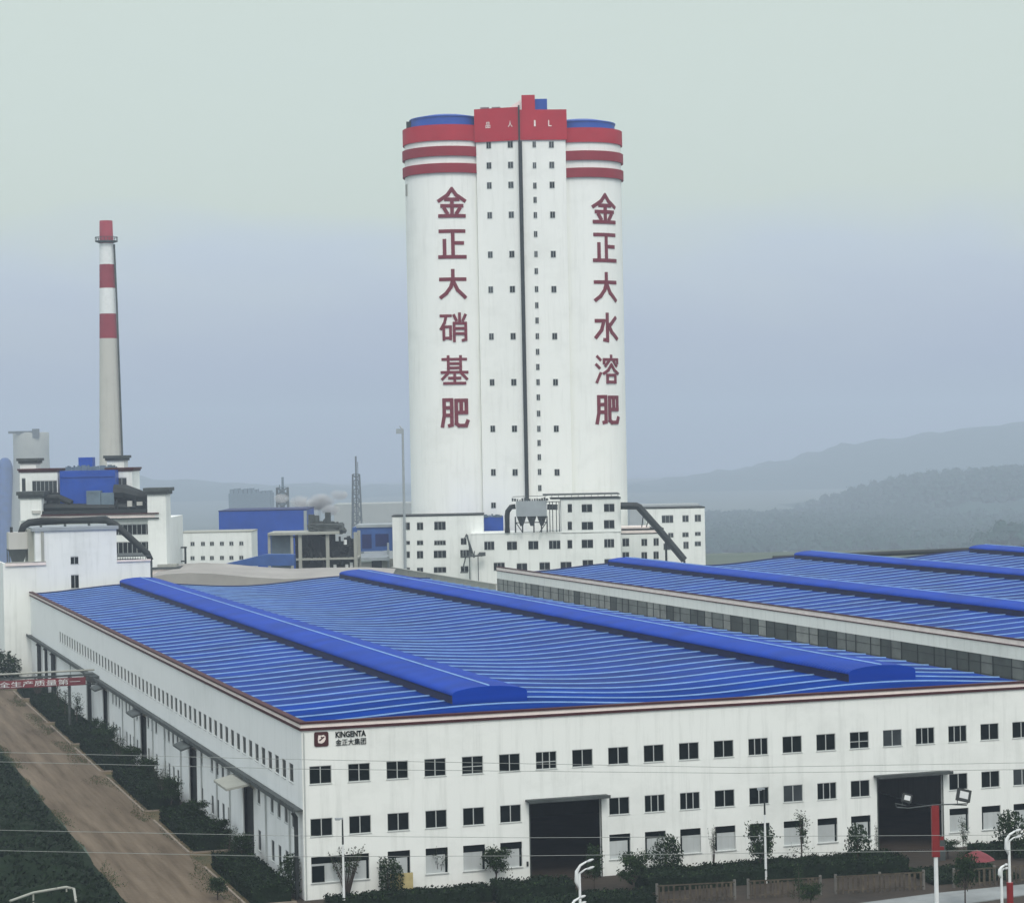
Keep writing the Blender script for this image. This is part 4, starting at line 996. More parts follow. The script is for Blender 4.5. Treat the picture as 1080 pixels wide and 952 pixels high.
b = MB(); b.tube([(0.3, 0, 0), (0.3, 0, s_.z(503, 297))], 1.0, 6); b.box(-2.6, 2.6, -2.6, 2.6, zt, zt+0.5); b.tube([(-2.1, 0, 0), (-2.1, 0, s_.z(511, 297))], 0.4, 6); b.box(-1.6, 1.6, -1.4, 1.6, 0, zt-1); b.build('flue', M['bluegrey'], s_.o)
def skyline():
    s = Site('lamp_mast', 425, 640, 'thin grey mast with a hooked head just left of the tower', 'mast')
    b = MB(); zt = s.z(449, 425); b.tube([(0, 0, 0), (0, 0, zt-1), (-0.8, 0, zt)], [0.5, 0.35, 0.2], 6); b.box(-1.8, 0.2, -0.4, 0.4, zt-2.2, zt-0.8); b.build('mast_pole', M['grey'], s.o)
    s = Site('cooling_tower', 33, 2600, 'pale misty cooling tower with a crane jib on top behind the boiler house', 'cooling tower')
    k = s.D/F; b = MB(); z = lambda y: s.z(y, 33)
    b.lathe(0, 0, [(24*k, 0), (21.5*k, z(535)), (19.5*k, z(505)), (18.5*k, z(480)), (18.8*k, z(457)), (18.2*k, z(456)), (18.0*k, z(470))], 40)
    o = b.build('shell', M['conc'], s.o); smooth_by(o)
    b = MB(); b.box(-20*k, 8*k, -18*k, -16*k, z(457), z(454.5)); b.box(5*k, 12*k, -18*k, -14*k, z(462), z(452.5)); b.tube([(7*k, -17*k, z(454)), (10*k, -17*k, z(453))], 1, 6); b.build('crane_jib', M['gutter'], s.o)
    s = Site('misty_silo', 5, 2600, 'misty blue-grey round-topped silo at the left edge of the photo', 'silo')
    k = s.D/F; b = MB(); z = lambda y: s.z(y, 5)
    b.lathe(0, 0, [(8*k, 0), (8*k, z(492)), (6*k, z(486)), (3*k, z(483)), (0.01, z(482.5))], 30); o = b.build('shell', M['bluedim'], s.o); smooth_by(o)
    b = MB(); b.tube([(9.5*k, 0, 0), (9.5*k, 0, z(470))], 0.6, 6); b.tube([(13*k, 0, 0), (13*k, 0, z(476))], 0.5, 6); b.build('vent_pipe', M['gutter'], s.o)
    s = Site('misty_block', 263, 2500, 'grey misty building with a ragged roofline behind the blue shed', 'building')
    b = MB(); z = lambda y: s.z(y, 263); X = lambda p: s.x(p, 520)
    rnd = random.Random(4)
    b.box(X(241), X(285), 0, 40, 0, z(520))
    for i in range(9): p = 242+i*4.8; b.box(X(p), X(p+4), 2, 30, z(520.1), z(514.5+rnd.random()*4))
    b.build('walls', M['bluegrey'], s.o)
    s = Site('misty_block', 322, 2300, 'pinkish misty shed left of the tall lattice tower', 'building')
    b = MB(); z = lambda y: s.z(y, 322); X = lambda p: s.x(p, 530); b.box(X(303), X(335), 0, 40, 0, z(529)); b.build('walls', M['grey'], s.o)
    s = Site('misty_block', 700, 2900, 'faint distant factory shed right of the white tower', 'building')
    b = MB(); z = lambda y: s.z(y, 700); X = lambda p: s.x(p, 530); b.box(X(664), X(738), 0, 60, 0, z(532)); b.build('walls', M['conc'], s.o)
    s = Site('misty_block', 395, 2600, 'long low mauve misty shed between the lattice tower and the white tower', 'building')
    b = MB(); z = lambda y: s.z(y, 395); X = lambda p: s.x(p, 530); b.box(X(352), X(436), 0, 80, 0, z(531)); b.build('walls', M['conc'], s.o)
skyline()

def leaf_quad(b, c, s, rnd, mi=0):
    a = Vector((rnd.gauss(0, 1), rnd.gauss(0, 1), rnd.gauss(0, 1))).normalized(); u = a.orthogonal().normalized(); v = a.cross(u)
    s1, s2 = s*rnd.uniform(0.6, 1.2), s*rnd.uniform(0.6, 1.2)
    b.poly([c-u*s1, c+v*s2*0.6, c+u*s1, c-v*s2*0.6], mi)
def hills():
    # ridge outlines measured from the photo, given their own distance, height and depth
    def ridge(name, pts, D, depth, m, seed, rough=4.0, N=120):
        b = MB(); pts = sorted(pts); x0, x1 = pts[0][0], pts[-1][0]
        rows = 14; grid = []
        for j in range(rows+1):
            t = j/rows; row = []
            for i in range(N+1):
                px = x0+(x1-x0)*i/N
                for a, c in zip(pts, pts[1:]):
                    if a[0] <= px <= c[0]: py = a[1]+(c[1]-a[1])*(px-a[0])/(c[0]-a[0]); break
                la, z = meas(px, py, D); p = wpos(la, D-depth/2+depth*t)
                hgt = (z+95)*math.sin(PI*t)**0.8-95
                hgt += rough*noise.noise(Vector((p.x*0.012, p.y*0.012, seed)))*math.sin(PI*t)
                row.append((p.x, p.y, max(-95.5, hgt)-0.4*(t in (0, 1))))
            grid.append(row)
        for j in range(rows):
            for i in range(N): b.quad(grid[j][i], grid[j][i+1], grid[j+1][i+1], grid[j+1][i])
        o = b.build(name, m); smooth_by(o); return tag(o, kind='structure'), grid
    ridge('hills', [(-500, 470), (-200, 478), (60, 500), (250, 512), (420, 516), (560, 516), (680, 512), (800, 492), (900, 468), (1000, 454), (1150, 438), (1400, 426), (1800, 436)], 8300, 2400, M['wood'], 3.0, 30, 160)
    o, g1 = ridge('hills', [(860, 540), (890, 530), (924, 520), (960, 508), (1010, 502), (1080, 498), (1250, 490), (1500, 500)], 4700, 1500, M['wood'], 9.0, 4)
    # woodland: tree crowns over the slope and the flat ground before it
    rnd = random.Random(8); b = MB()
    def crown(x, y, z, r):
        k = len(b.v); n1, n2 = 7, 5
        for j in range(n2+1):
            ph = PI*j/n2
            for i in range(n1):
                th = 2*PI*i/n1; q = r*(0.62+0.35*rnd.random())
                b.v.append((x+q*math.sin(ph)*math.cos(th), y+q*math.sin(ph)*math.sin(th), z+q*1.05*math.cos(ph)))
        for j in range(n2):
            for i in range(n1):
                b.f.append((k+j*n1+i, k+j*n1+(i+1) % n1, k+(j+1)*n1+(i+1) % n1, k+(j+1)*n1+i)); b.m.append(0)
        for _ in range(42):
            d = Vector((rnd.gauss(0, 1), rnd.gauss(0, 1), abs(rnd.gauss(0, 1)))).normalized()
            leaf_quad(b, Vector((x, y, z))+d*r*rnd.uniform(0.7, 1.15), 1.7, rnd)
    for _ in range(1500):
        j = rnd.randrange(2, 9); i = rnd.randrange(len(g1[0])-1); p = g1[j][i]
        crown(p[0]+rnd.uniform(-30, 30), p[1]+rnd.uniform(-40, 40), p[2]+3, rnd.uniform(8, 15))
    for _ in range(2600):
        px = rnd.uniform(735, 1300); D = rnd.uniform(2950, 4450); la, _z = meas(px, 535, D); p = wpos(la, D)
        crown(p.x, p.y, -95+rnd.uniform(0, 8)+6*noise.noise(Vector((p.x*0.004, p.y*0.004, 0))), rnd.uniform(8, 15))
    for _ in range(120):
        px = 1050+rnd.gauss(0, 30); D = rnd.uniform(2500, 2650); la, _z = meas(px, 560, D); p = wpos(la, D)
        crown(p.x, p.y, -92+rnd.uniform(1, 42)*max(0.1, 1-abs(px-1060)/60), rnd.uniform(7, 13))
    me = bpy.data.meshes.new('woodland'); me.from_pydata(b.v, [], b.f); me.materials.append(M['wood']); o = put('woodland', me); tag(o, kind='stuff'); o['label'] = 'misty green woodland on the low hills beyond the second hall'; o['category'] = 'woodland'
hills()

# ------------------------------------------------------------ trees and hedges
def raw_mesh(b, name, mats):
    me = bpy.data.meshes.new(name); me.from_pydata(b.v, [], b.f)
    for m in mats: me.materials.append(m)
    me.polygons.foreach_set('material_index', b.m); return me
TREES = {}
def tree_proto(kind, seed):
    rnd = random.Random(seed); t = MB(); c = MB()
    if kind == 'round':     # height 4.5, crown from 1.3
        t.tube([(0, 0, -0.1), (0.05, 0, 1.2), (0.0, 0.05, 2.2)], [0.11, 0.09, 0.05], 6)
        tips = []
        for i in range(9):
            a = rnd.uniform(0, 2*PI); r = rnd.uniform(0.5, 1.3); z = rnd.uniform(2.0, 3.9); t.tube([(0, 0, 1.1+0.1*i), (r*0.5*math.cos(a), r*0.5*math.sin(a), (1.2+z)/2), (r*math.cos(a), r*math.sin(a), z)], [0.05, 0.035, 0.015], 5)
            tips.append((r*math.cos(a), r*math.sin(a), z))
        tips += [(rnd.uniform(-.9, .9), rnd.uniform(-.9, .9), rnd.uniform(2.0, 4.0)) for _ in range(12)]
        for p in tips:
            R = rnd.uniform(0.35, 0.75)
            for _ in range(110): leaf_quad(c, Vector(p)+Vector((rnd.gauss(0, R*0.55), rnd.gauss(0, R*0.55), rnd.gauss(0, R*0.5))), 0.13, rnd, rnd.random() < 0.25)
    elif kind == 'fan':     # many bare upright stems opening like a fan, sparse leaves
        for i in range(20):
            a = rnd.uniform(0, 2*PI); r = rnd.uniform(0.3, 1.7); z = rnd.uniform(3.0, 4.4)
            p1 = (r*0.35*math.cos(a), r*0.35*math.sin(a), 1.6); p2 = (r*math.cos(a), r*math.sin(a), z)
            t.tube([(0.05*math.cos(a), 0.05*math.sin(a), -0.1), p1, p2], [0.05, 0.035, 0.012], 4)
            for _ in range(26): 
                q = rnd.uniform(0.35, 1); leaf_quad(c, Vector(p1).lerp(Vector(p2), q)+Vector((rnd.gauss(0, .13), rnd.gauss(0, .13), rnd.gauss(0, .13))), 0.10, rnd, rnd.random() < 0.15)
    elif kind == 'thin':    # tall open irregular
        t.tube([(0, 0, -0.1), (0.1, 0, 2.0), (-0.05, 0, 4.2), (0.1, 0, 5.4)], [0.09, 0.07, 0.04, 0.015], 6)
        for i in range(16):
            z = rnd.uniform(1.2, 5.0); a = rnd.uniform(0, 2*PI); r = rnd.uniform(0.3, 1.0)*(1-z/8)
            p2 = Vector((r*math.cos(a), r*math.sin(a), z+rnd.uniform(0.2, 0.6))); t.tube([(0.03, 0, z), p2], [0.03, 0.01], 4)
            for _ in range(34): leaf_quad(c, p2+Vector((rnd.gauss(0, .22), rnd.gauss(0, .22), rnd.gauss(0, .3))), 0.10, rnd, rnd.random() < 0.4)
    elif kind == 'weep':    # dome of drooping leaves to the ground
        t.tube([(0, 0, -0.1), (0, 0, 2.2)], [0.14, 0.07], 6)
        for i in range(50):
            a = rnd.uniform(0, 2*PI); r = rnd.uniform(0.3, 1.5)
            for k in range(38):
                z = rnd.uniform(0.4, 3.6*math.sqrt(max(0.05, 1-(r/1.9)**2))); leaf_quad(c, Vector((r*math.cos(a)+rnd.gauss(0, .12), r*math.sin(a)+rnd.gauss(0, .12), z)), 0.13, rnd, rnd.random() < 0.12)
    tm = t.mesh('trunk', M['bark']); cm = raw_mesh(c, 'crown', [M['leaf'], M['leaf2']])
    return tm, cm
def tree(kind, px, py, h, w, label, name='tree', loc=None, group='young trees along the front of the first hall'):
    hp = {'round': 4.5, 'fan': 4.4, 'thin': 5.5, 'weep': 3.6}[kind]; wp = {'round': 3.2, 'fan': 3.4, 'thin': 2.0, 'weep': 3.2}[kind]
    var = (kind, random.randrange(2))
    if var not in TREES: TREES[var] = tree_proto(kind, hash(kind) % 97 + var[1]*31 if False else (len(kind)*13+ord(kind[0])+var[1]*31))
    p = Vector(loc) if loc else gnd(px, py)
    o = thing(name, p, label, 'tree' if name == 'tree' else name.replace('_', ' '), group, random.uniform(0, 6.28)); o.scale = (w/wp, w/wp, h/hp)
    put('trunk', TREES[var][0], o); put('crown', TREES[var][1], o)
    return o
FT = [('fan', 366, 948, 5.4, 4.2, 'bare fan-shaped tree behind the left lamp post, before the first ground-floor bay'),
      ('weep', 409, 944, 4.2, 3.2, 'dense drooping shrub-tree beside the yellow board at the hall front'),
      ('fan', 463, 936, 4.6, 3.4, 'fan-shaped leafless tree before the boarded bay, third from the hall corner'),
      ('round', 524, 936, 4.5, 3.0, 'small round-crowned tree just left of the first dark doorway'),
      ('round', 627, 942, 5.0, 2.0, 'slim ragged tree at the right jamb of the first dark doorway'),
      ('round', 668, 946, 4.8, 3.6, 'dark spreading tree right of the first doorway, by the fence end'),
      ('weep', 703, 924, 4.6, 3.8, 'wide dome-shaped tree with a clipped crown, right of the first doorway'),
      ('fan', 753, 922, 5.2, 1.2, 'very thin bare sapling between two boarded bays'),
      ('round', 802, 924, 5.6, 3.2, 'round-crowned tree just behind the slim grey lamp pole'),
      ('thin', 845, 915, 5.8, 2.4, 'tall open feathery tree right of the slim lamp pole'),
      ('weep', 905, 918, 5.2, 2.9, 'dense dark round tree just left of the second doorway'),
      ('thin', 925, 908, 4.0, 0.7, 'narrow grey-green columnar tree at the left jamb of the second doorway'),
      ('thin', 1016, 915, 5.0, 1.5, 'sparse young tree two bays right of the second doorway'),
      ('weep', 1067, 905, 5.4, 3.9, 'large round dark tree at the right edge, behind the white street lamp'),
      ('round', 1000, 905, 2.2, 2.6, 'low bushy tree at the right jamb of the second doorway'),
      ('round', 855, 958, 2.6, 2.4, 'dark bushy tree breaking the fence line near its middle'),
      ('thin', 843, 962, 4.5, 1.6, 'spindly tree at the fence with a pale stem'),
      ('round', 1018, 956, 5.5, 2.6, 'dark ragged tree before the fence right of the red and white mast')]
for k, px, py, h, w, lb in FT: tree(k, px, py, h, w, lb)

def hedge_mesh(name, L, Wd, H, seed, dens=55, s=0.16):
    """leafy block: noisy core plus leaves; x 0..L, y -W/2..W/2"""
    rnd = random.Random(seed); b = MB()
    nx, ny = max(2, int(L/0.8)), max(2, int(Wd/0.8))
    def top(x, y): return H*(0.86+0.22*noise.noise(Vector((x*0.5+seed, y*0.5, seed)))+0.1*noise.noise(Vector((x*1.7, y*1.7, seed))))
    g = [[(L*i/nx, -Wd/2+Wd*j/ny, top(L*i/nx, -Wd/2+Wd*j/ny)) for j in range(ny+1)] for i in range(nx+1)]
    for i in range(nx):
        for j in range(ny): b.quad(g[i][j], g[i+1][j], g[i+1][j+1], g[i][j+1])
    for i in range(nx):
        for j in (0, ny): a, c = g[i][j], g[i+1][j]; b.quad((a[0], a[1], 0), (c[0], c[1], 0), c, a)
    for j in range(ny):
        for i in (0, nx): a, c = g[i][j], g[i][j+1]; b.quad((a[0], a[1], 0), (c[0], c[1], 0), c, a)
    for _ in range(int(L*Wd*dens*0.6+(L+Wd)*2*H*dens*0.5)):
        x, y = rnd.uniform(-0.1, L+0.1), rnd.uniform(-Wd/2-0.1, Wd/2+0.1)
        if rnd.random() < 0.45:
            if rnd.random() < L/(L+Wd): y = rnd.choice((-1, 1))*Wd/2+rnd.gauss(0, 0.1)
            else: x = rnd.choice((0, L))+rnd.gauss(0, 0.1)
            z = rnd.uniform(0.1, H)
        else: z = top(x, y)+rnd.gauss(0.04, 0.09)
        leaf_quad(b, Vector((x, y, z)), s, rnd, rnd.random() < 0.06)
    return raw_mesh(b, name, [M['hedge'], M['leaf2']])
def hedge(p0, p1, Wd, H, label, seed, group='clipped hedges round the first hall'):
    p0, p1 = Vector((*p0, 0)), Vector((*p1, 0)); d = p1-p0
    me = hedge_mesh('hedge', d.length, Wd, H, seed); o = put('hedge', me, None, p0, math.atan2(d.y, d.x)); tag(o, label, 'hedge', group)
hedge((1.0, -6.3), (17.5, -6.9), 3.0, 1.5, 'dark clipped hedge from the hall corner to the first doorway', 1)
hedge((17.8, -8.2), (25.5, -9.2), 5.0, 1.9, 'bulky dark hedge mound beside the drive of the first doorway', 2)
hedge((33.5, -7.6), (63.0, -8.2), 5.5, 1.6, 'long dark hedge between the two doorways', 3)
hedge((62.0, -15.0), (71.5, -15.6), 7.0, 0.5, 'low dark ground hedge before the second doorway', 4)
hedge((73.5, -6.5), (92.0, -7.2), 4.0, 1.3, 'dark hedge right of the second doorway', 5)
hedge((17.5, -13.5), (31.8, -15.2), 4.5, 1.2, 'dark hedge strip in front of the first doorway drive', 6)
# planted beds on the lane side
BEDS = [(228, 214, 'sixth and farthest dark shrub bed along the lane, behind the red banner'), (205, 172, 'fifth dark shrub bed along the lane from the hall corner'), (166, 140, 'dark shrub bed by the lane just before the red banner bridge'), (134, 106, 'third dark shrub bed along the lane from the hall corner'),
        (98, 66, 'largest dark shrub bed along the lane, second side doorway beside it'), (57, 33, 'dark shrub bed along the lane next to the nearest side doorway'), (22, 0, 'nearest dark shrub bed along the lane at the hall corner')]
for i, (ya, yb, lb) in enumerate(BEDS):
    hedge((-3.4, yb), (-3.4, ya), 4.0, 1.9, lb, 20+i, 'shrub beds along the dirt lane')
    b = MB(); b.box(-6.25, -6.0, yb-0.6, ya+0.6, 0, 0.18); b.box(-6.0, -1.0, yb-0.85, yb-0.6, 0, 0.18)
    tag(b.build('kerb', M['kerb']), kind='structure')
LT = [('weep', (-0.9, 2.2), 4.6, 3.0, 'drooping dark tree pressed against the hall corner'), ('round', (-2.2, 21), 4.0, 2.6, 'small leafy tree at the lane side near the corner bed'), ('thin', (-2.6, 26), 3.6, 2.6, 'open shrubby tree before the nearest side doorway'),
      ('round', (-1.6, 36), 3.4, 2.6, 'low round tree past the nearest side doorway'), ('round', (-2.2, 50), 3.6, 3.4, 'bushy tree between the first and second side doorways'), ('round', (-2.8, 64), 4.6, 3.0, 'ragged dark tree at the second side doorway'), ('fan', (-2.4, 72), 4.5, 3.4, 'spiky palm-like tree past the second side doorway'),
      ('round', (-2.2, 86), 4.2, 3.4, 'bushy tree midway along the lane side of the hall'), ('round', (-2.8, 97), 4.8, 3.4, 'ragged dark tree before the third side doorway'), ('fan', (-3.2, 108), 5.0, 3.6, 'spiky dark tree at the third side doorway'), ('round', (-3.0, 122), 4.8, 3.6, 'dark tree between the third and fourth side doorways'),
      ('round', (-2.6, 133), 4.8, 3.0, 'round dark tree before the fourth side doorway'), ('thin', (-3.0, 156), 6.0, 3.0, 'tall dark tree just behind the banner bridge'), ('thin', (-3.4, 168), 6.0, 2.6, 'dark upright tree second behind the banner bridge'), ('thin', (-3.2, 181), 6.2, 2.8, 'dark upright tree third behind the banner bridge'),
      ('fan', (-3.8, 206), 5.6, 4.4, 'grey leafless bush by the dark ducts near the far end'), ('weep', (-7, 250), 7.0, 9.0, 'big dark tree mass at the far end of the lane'), ('weep', (-12, 262), 7.0, 9.0, 'dark tree at the far end of the lane, against the left edge'), ('round', (-8.2, 4.0), 2.4, 2.4, 'small scrubby bush standing on the dirt lane at the bottom edge')]
for k, (x, y), h, w, lb in LT: tree(k, 0, 0, h, w, lb, loc=(x, y, 0), group='trees along the lane side of the hall')

def left_slope():
    # dark overgrown bank left of the lane
    rnd = random.Random(12); b = MB()
    nx, ny = 34, 90; x0, x1, y0, y1 = -78, -17.0, -70, 175
    def hh(x, y):
        e = -17.6+1.2*noise.noise(Vector((y*0.09, 2, 0)))
        t = max(0, min(1, (e-x)/5)); u = 1.0 if y < 150 else max(0, 1-(y-150)/25)
        return (t*2.2+t*1.4*noise.noise(Vector((x*0.12, y*0.12, 1))) + t*0.7*noise.noise(Vector((x*0.5, y*0.5, 4))))*u-0.05
    g = [[(x0+(x1-x0)*i/nx, y0+(y1-y0)*j/ny) for j in range(ny+1)] for i in range(nx+1)]
    for i in range(nx):
        for j in range(ny):
            q = [g[i][j], g[i+1][j], g[i+1][j+1], g[i][j+1]]; b.quad(*[(x, y, hh(x, y)) for x, y in q])
    for _ in range(42000):
        x, y = rnd.uniform(-62, -17.2), rnd.uniform(-60, 170)
        z = hh(x, y)
        if z < 0.15: continue
        leaf_quad(b, Vector((x, y, z+abs(rnd.gauss(0, 0.25)))), 0.30, rnd, rnd.random() < 0.05)
    me = raw_mesh(b, 'undergrowth', [M['hedge'], M['leaf']]); o = put('undergrowth', me); tag(o, 'dark overgrown bank filling the lower left corner beside the dirt lane', 'undergrowth', kind='stuff')
    b = MB(); P = [(-38, -1.5), (-31, 2.8), (-27.2, 3.6), (-26.6, 2.6), (-26.4, 0.0)]
    p = [gnd(10, 950, 2.8), gnd(35, 941, 3.0), gnd(70, 935, 3.0), gnd(78, 937, 2.8), gnd(80, 950, 2.4)]
    b.tube(p, 0.13, 8)
    for q in (p[1], p[2]): b.tube([q, (q.x, q.y, 0.5)], 0.09, 6)
    tag(b.build('guard_rail', M['conc']), 'pale bent guard rail in the dark undergrowth at the bottom left corner', 'railing')
left_slope()
def scatter_grass():
    rnd = random.Random(9); b = MB()
    for _ in range(26000):
        y = rnd.uniform(-20, 240); x = rnd.choice((rnd.gauss(-7.2, 0.9), rnd.gauss(-17.0, 0.6)))
        if noise.noise(Vector((x*0.3, y*0.07, 0))) < 0.02: continue
        leaf_quad(b, Vector((x, y, rnd.uniform(0.02, 0.2))), 0.09, rnd, rnd.random() < 0.4)
    me = raw_mesh(b, 'weeds', [M['leaf2'], M['verge']]); o = put('weeds', me); tag(o, 'low weeds fringing both sides of the dirt lane', 'weeds', kind='stuff')
scatter_grass()

# ------------------------------------------------------------ fences, lamps, masts, wires, boards
def fence(p0, p1, label):
    p0, p1 = Vector((*p0, 0)), Vector((*p1, 0)); d = p1-p0; L = d.length
    o = thing('picket_fence', p0, label, 'fence', 'picket fences along the yard', math.atan2(d.y, d.x)); rnd = random.Random(int(p0.x))
    r = MB(); r.box(0, L, -0.03, 0.03, 1.72, 1.84); r.box(0, L, -0.03, 0.03, 0.3, 0.4); r.build('rail', M['fence'], o)
    k = MB(); x = 0.1
    while x < L-0.2:
        w = rnd.uniform(0.14, 0.26)
        if True: k.box(x, min(L, x+w), -0.081, -0.03, 0.05, 1.7+rnd.uniform(-0.1, 0.12))
        x += w+rnd.uniform(0.15, 0.42)
    k.build('pickets', M['fence'], o)
    n = max(1, int(L/4))
    for i in range(n+1):
        q = MB(); q.box(L*i/n-0.12, L*i/n+0.12, 0.031, 0.25, 0, 2.0); q.build('post', M['fencepost'], o)
fence((32.3, -16.0), (40.2, -17.2), 'short picket fence left of the dark tree, below the first doorway')
fence((41.6, -17.4), (49.0, -18.6), 'middle picket fence left of the spindly fence-line tree')
fence((50.6, -18.8), (59.8, -20.2), 'picket fence ending at the red and white mast')
fence((63.0, -20.7), (90, -22.5), 'picket fence right of the red and white mast')
def posts():
    # slim lamp pole
    for (px, py, h, lb) in ((808, 931, 9.9, 'slim grey lamp pole rising from the fence in front of a round tree'), (363, 962, 9.4, 'slim pale lamp pole before the first ground-floor bay')):
        p = gnd(px, py); o = thing('lamp_post', p, lb, 'lamp post', 'slim lamp poles', -YAW)
        b = MB(); b.tube([(0, 0, 0), (0, 0, h*0.72)], [0.14, 0.10], 8); b.build('pole', M['whitepaint'], o)
        b = MB(); b.tube([(0, 0, h*0.72), (0, 0, h)], [0.10, 0.07], 8); b.build('upper_pole', M['dark'], o)
        b = MB(); b.box(-0.75, 0.05, -0.12, 0.12, h-0.15, h); b.box(-0.7, -0.25, -0.1, 0.1, h-0.24, h-0.151); b.build('lamp_head', M['grey'], o)
    def curved(px, ptop, D, h_arm, lb, base_red=False, s=1.0, lean=1):
        la, zt = meas(px, ptop, D); p = wpos(la, D); o = thing('street_lamp', p, lb, 'street lamp', 'white curved street lamps', -YAW)
        b = MB(); b.tube([(0, 0, 0), (0, 0, zt-1.1*s)], [0.16, 0.11], 10); b.build('pole', M['whitepaint'], o)
        b = MB(); b.tube([(0, 0, zt-2.6*s), (-0.28*s, 0, zt-1.8*s), (-0.25*s, 0, zt-0.9*s), (0.1*s, 0, zt-0.35*s), (0.7*s, 0, zt)], [0.08, 0.2, 0.17, 0.11, 0.07], 8)
        b.tube([(0, 0, zt-1.1*s), (0.5*s, 0.1, zt-0.75*s), (0.9*s, 0.1, zt-0.6*s)], [0.1, 0.07, 0.05], 8); oo = b.build('arm', M['whitepaint'], o); smooth_by(oo)
        for (x, z) in ((0.95, 0.05), (1.0, -0.62)):
            k = MB(); k.lathe(0, 0, [(0.01, -0.10), (0.14, -0.08), (0.22, 0), (0.16, 0.09), (0.01, 0.14)], 12); q = k.build('lamp_head', M['lens'], o, loc=(x*s, 0, zt+z*s)); q.scale = (1.9*s, 1, 1); q.rotation_euler.y = -0.35; smooth_by(q)
        if base_red:
            k = MB(); k.tube([(0, 0, 0), (0, 0, base_red)], 0.3, 12); k.build('red_sleeve', M['redpaint'], o)
    curved(611, 908, 206, 1, 'white double-headed curved street lamp in front of the first doorway')
    curved(605, 946, 196, 1, 'white lamp head peeping over the bottom edge below the double lamp', s=0.8)
    curved(1064, 876, 205, 1, 'white curved street lamp with a red sleeve at the right edge', base_red=meas(1064, 930, 205)[1], s=0.85)
    curved(1056, 912, 200, 1, 'small round-headed white lamp left of the red-sleeved street lamp', s=0.45)
    # red and white floodlight mast
    D = 206; la, zt = meas(986, 849, D); p = wpos(la, D); o = thing('floodlight_mast', p, 'red and white floodlight mast with two flood lamps before the second doorway', 'floodlight mast', None, -YAW)
    zr = meas(986, 903, D)[1]
    b = MB(); b.tube([(0, 0, 0), (0, 0, zr)], [0.22, 0.19], 12); b.build('white_pole', M['whitepaint'], o)
    b = MB(); b.box(-0.33, 0.33, -0.25, 0.25, zr, zt); b.box(0.33, 0.75, -0.1, 0.1, zr+0.6, zr+0.9); b.box(0.42, 0.72, -0.1, 0.1, zr+1.5, zr+1.8); b.build('red_cabinet', M['redpaint'], o)
    b = MB(); b.tube([(-3.4, 0, zt-0.1), (-2.4, 0, zt-0.2), (0, 0, zt+0.05), (2.9, 0, zt+0.1)], 0.06, 6); b.tube([(-3.4, 0, zt-0.1), (-3.6, 0, zt+0.25), (-2.6, 0, zt+0.05)], 0.05, 6); b.tube([(1.6, 0, zt+0.05), (2.9, 0, zt-0.05)], 0.05, 6); b.build('cross_arm', M['gutter'], o)
    for x, s in ((-2.6, 0.8), (2.5, 1.15)):
        b = MB(); b.box(-0.55*s, 0.55*s, -0.18, 0.18, 0, 0.95*s); f = b.build('floodlight', M['dark'], o, loc=(x, -0.1, zt+0.35)); f.rotation_euler = (math.radians(-18), math.radians(14), 0)
        b = MB(); b.box(-0.34*s, 0.34*s, -0.21, -0.181, 0.2*s, 0.75*s); b.build('lens', M['lens'], f)
        b = MB(); b.tube([(x-0.4*s, 0, zt+0.05), (x-0.4*s, 0, zt+0.5)], 0.04, 5); b.tube([(x+0.4*s, 0, zt+0.05), (x+0.4*s, 0, zt+0.5)], 0.04, 5); b.build('bracket', M['gutter'], o)
    # yellow board, round grey box, red umbrella at the gate
    b = MB(); p = gnd(424, 943); q = thing('yellow_board', (p.x, p.y, 0), 'yellow hoarding board leaning at the hall front beside a drooping shrub', 'board', None, 0)
    b.box(-1.2, 1.2, -0.04, 0.04, 0.45, 2.2); b.build('board', M['yellow'], q); b = MB(); b.box(-1.15, -1.05, 0.05, 0.13, 0, 2.2); b.box(1.05, 1.15, 0.05, 0.13, 0, 2.2); b.build('leg', M['dark'], q)
    p = gnd(994, 907); q = thing('sentry_post', (p.x, p.y, 0), 'grey rounded sentry panel standing at the right jamb of the second doorway', 'panel', None, -0.1)
    b = MB(); pts = [(-0.35, 0), (0.35, 0), (0.35, 1.9), (0.22, 2.25), (0, 2.4), (-0.22, 2.25), (-0.35, 1.9)]
    b.poly([(x, -0.08, z) for x, z in pts]); b.poly([(x, 0.08, z) for x, z in pts])
    for i in range(len(pts)): a, c = pts[i], pts[(i+1) % len(pts)]; b.quad((a[0], -0.08, a[1]), (c[0], -0.08, c[1]), (c[0], 0.08, c[1]), (a[0], 0.08, a[1]))
    b.build('panel', M['gutter'], q)
    p = gnd(1031, 925); q = thing('red_parasol', (p.x, p.y, 0), 'faded red parasol behind the fence near the right edge', 'parasol')
    b = MB(); b.lathe(0, 0, [(1.9, 1.9), (1.2, 2.35), (0.4, 2.75), (0.02, 2.9)], 8); b.build('canopy', M['banner'], q); b = MB(); b.tube([(0, 0, 0), (0, 0, 2.9)], 0.04, 6); b.build('pole', M['dark'], q)
posts()
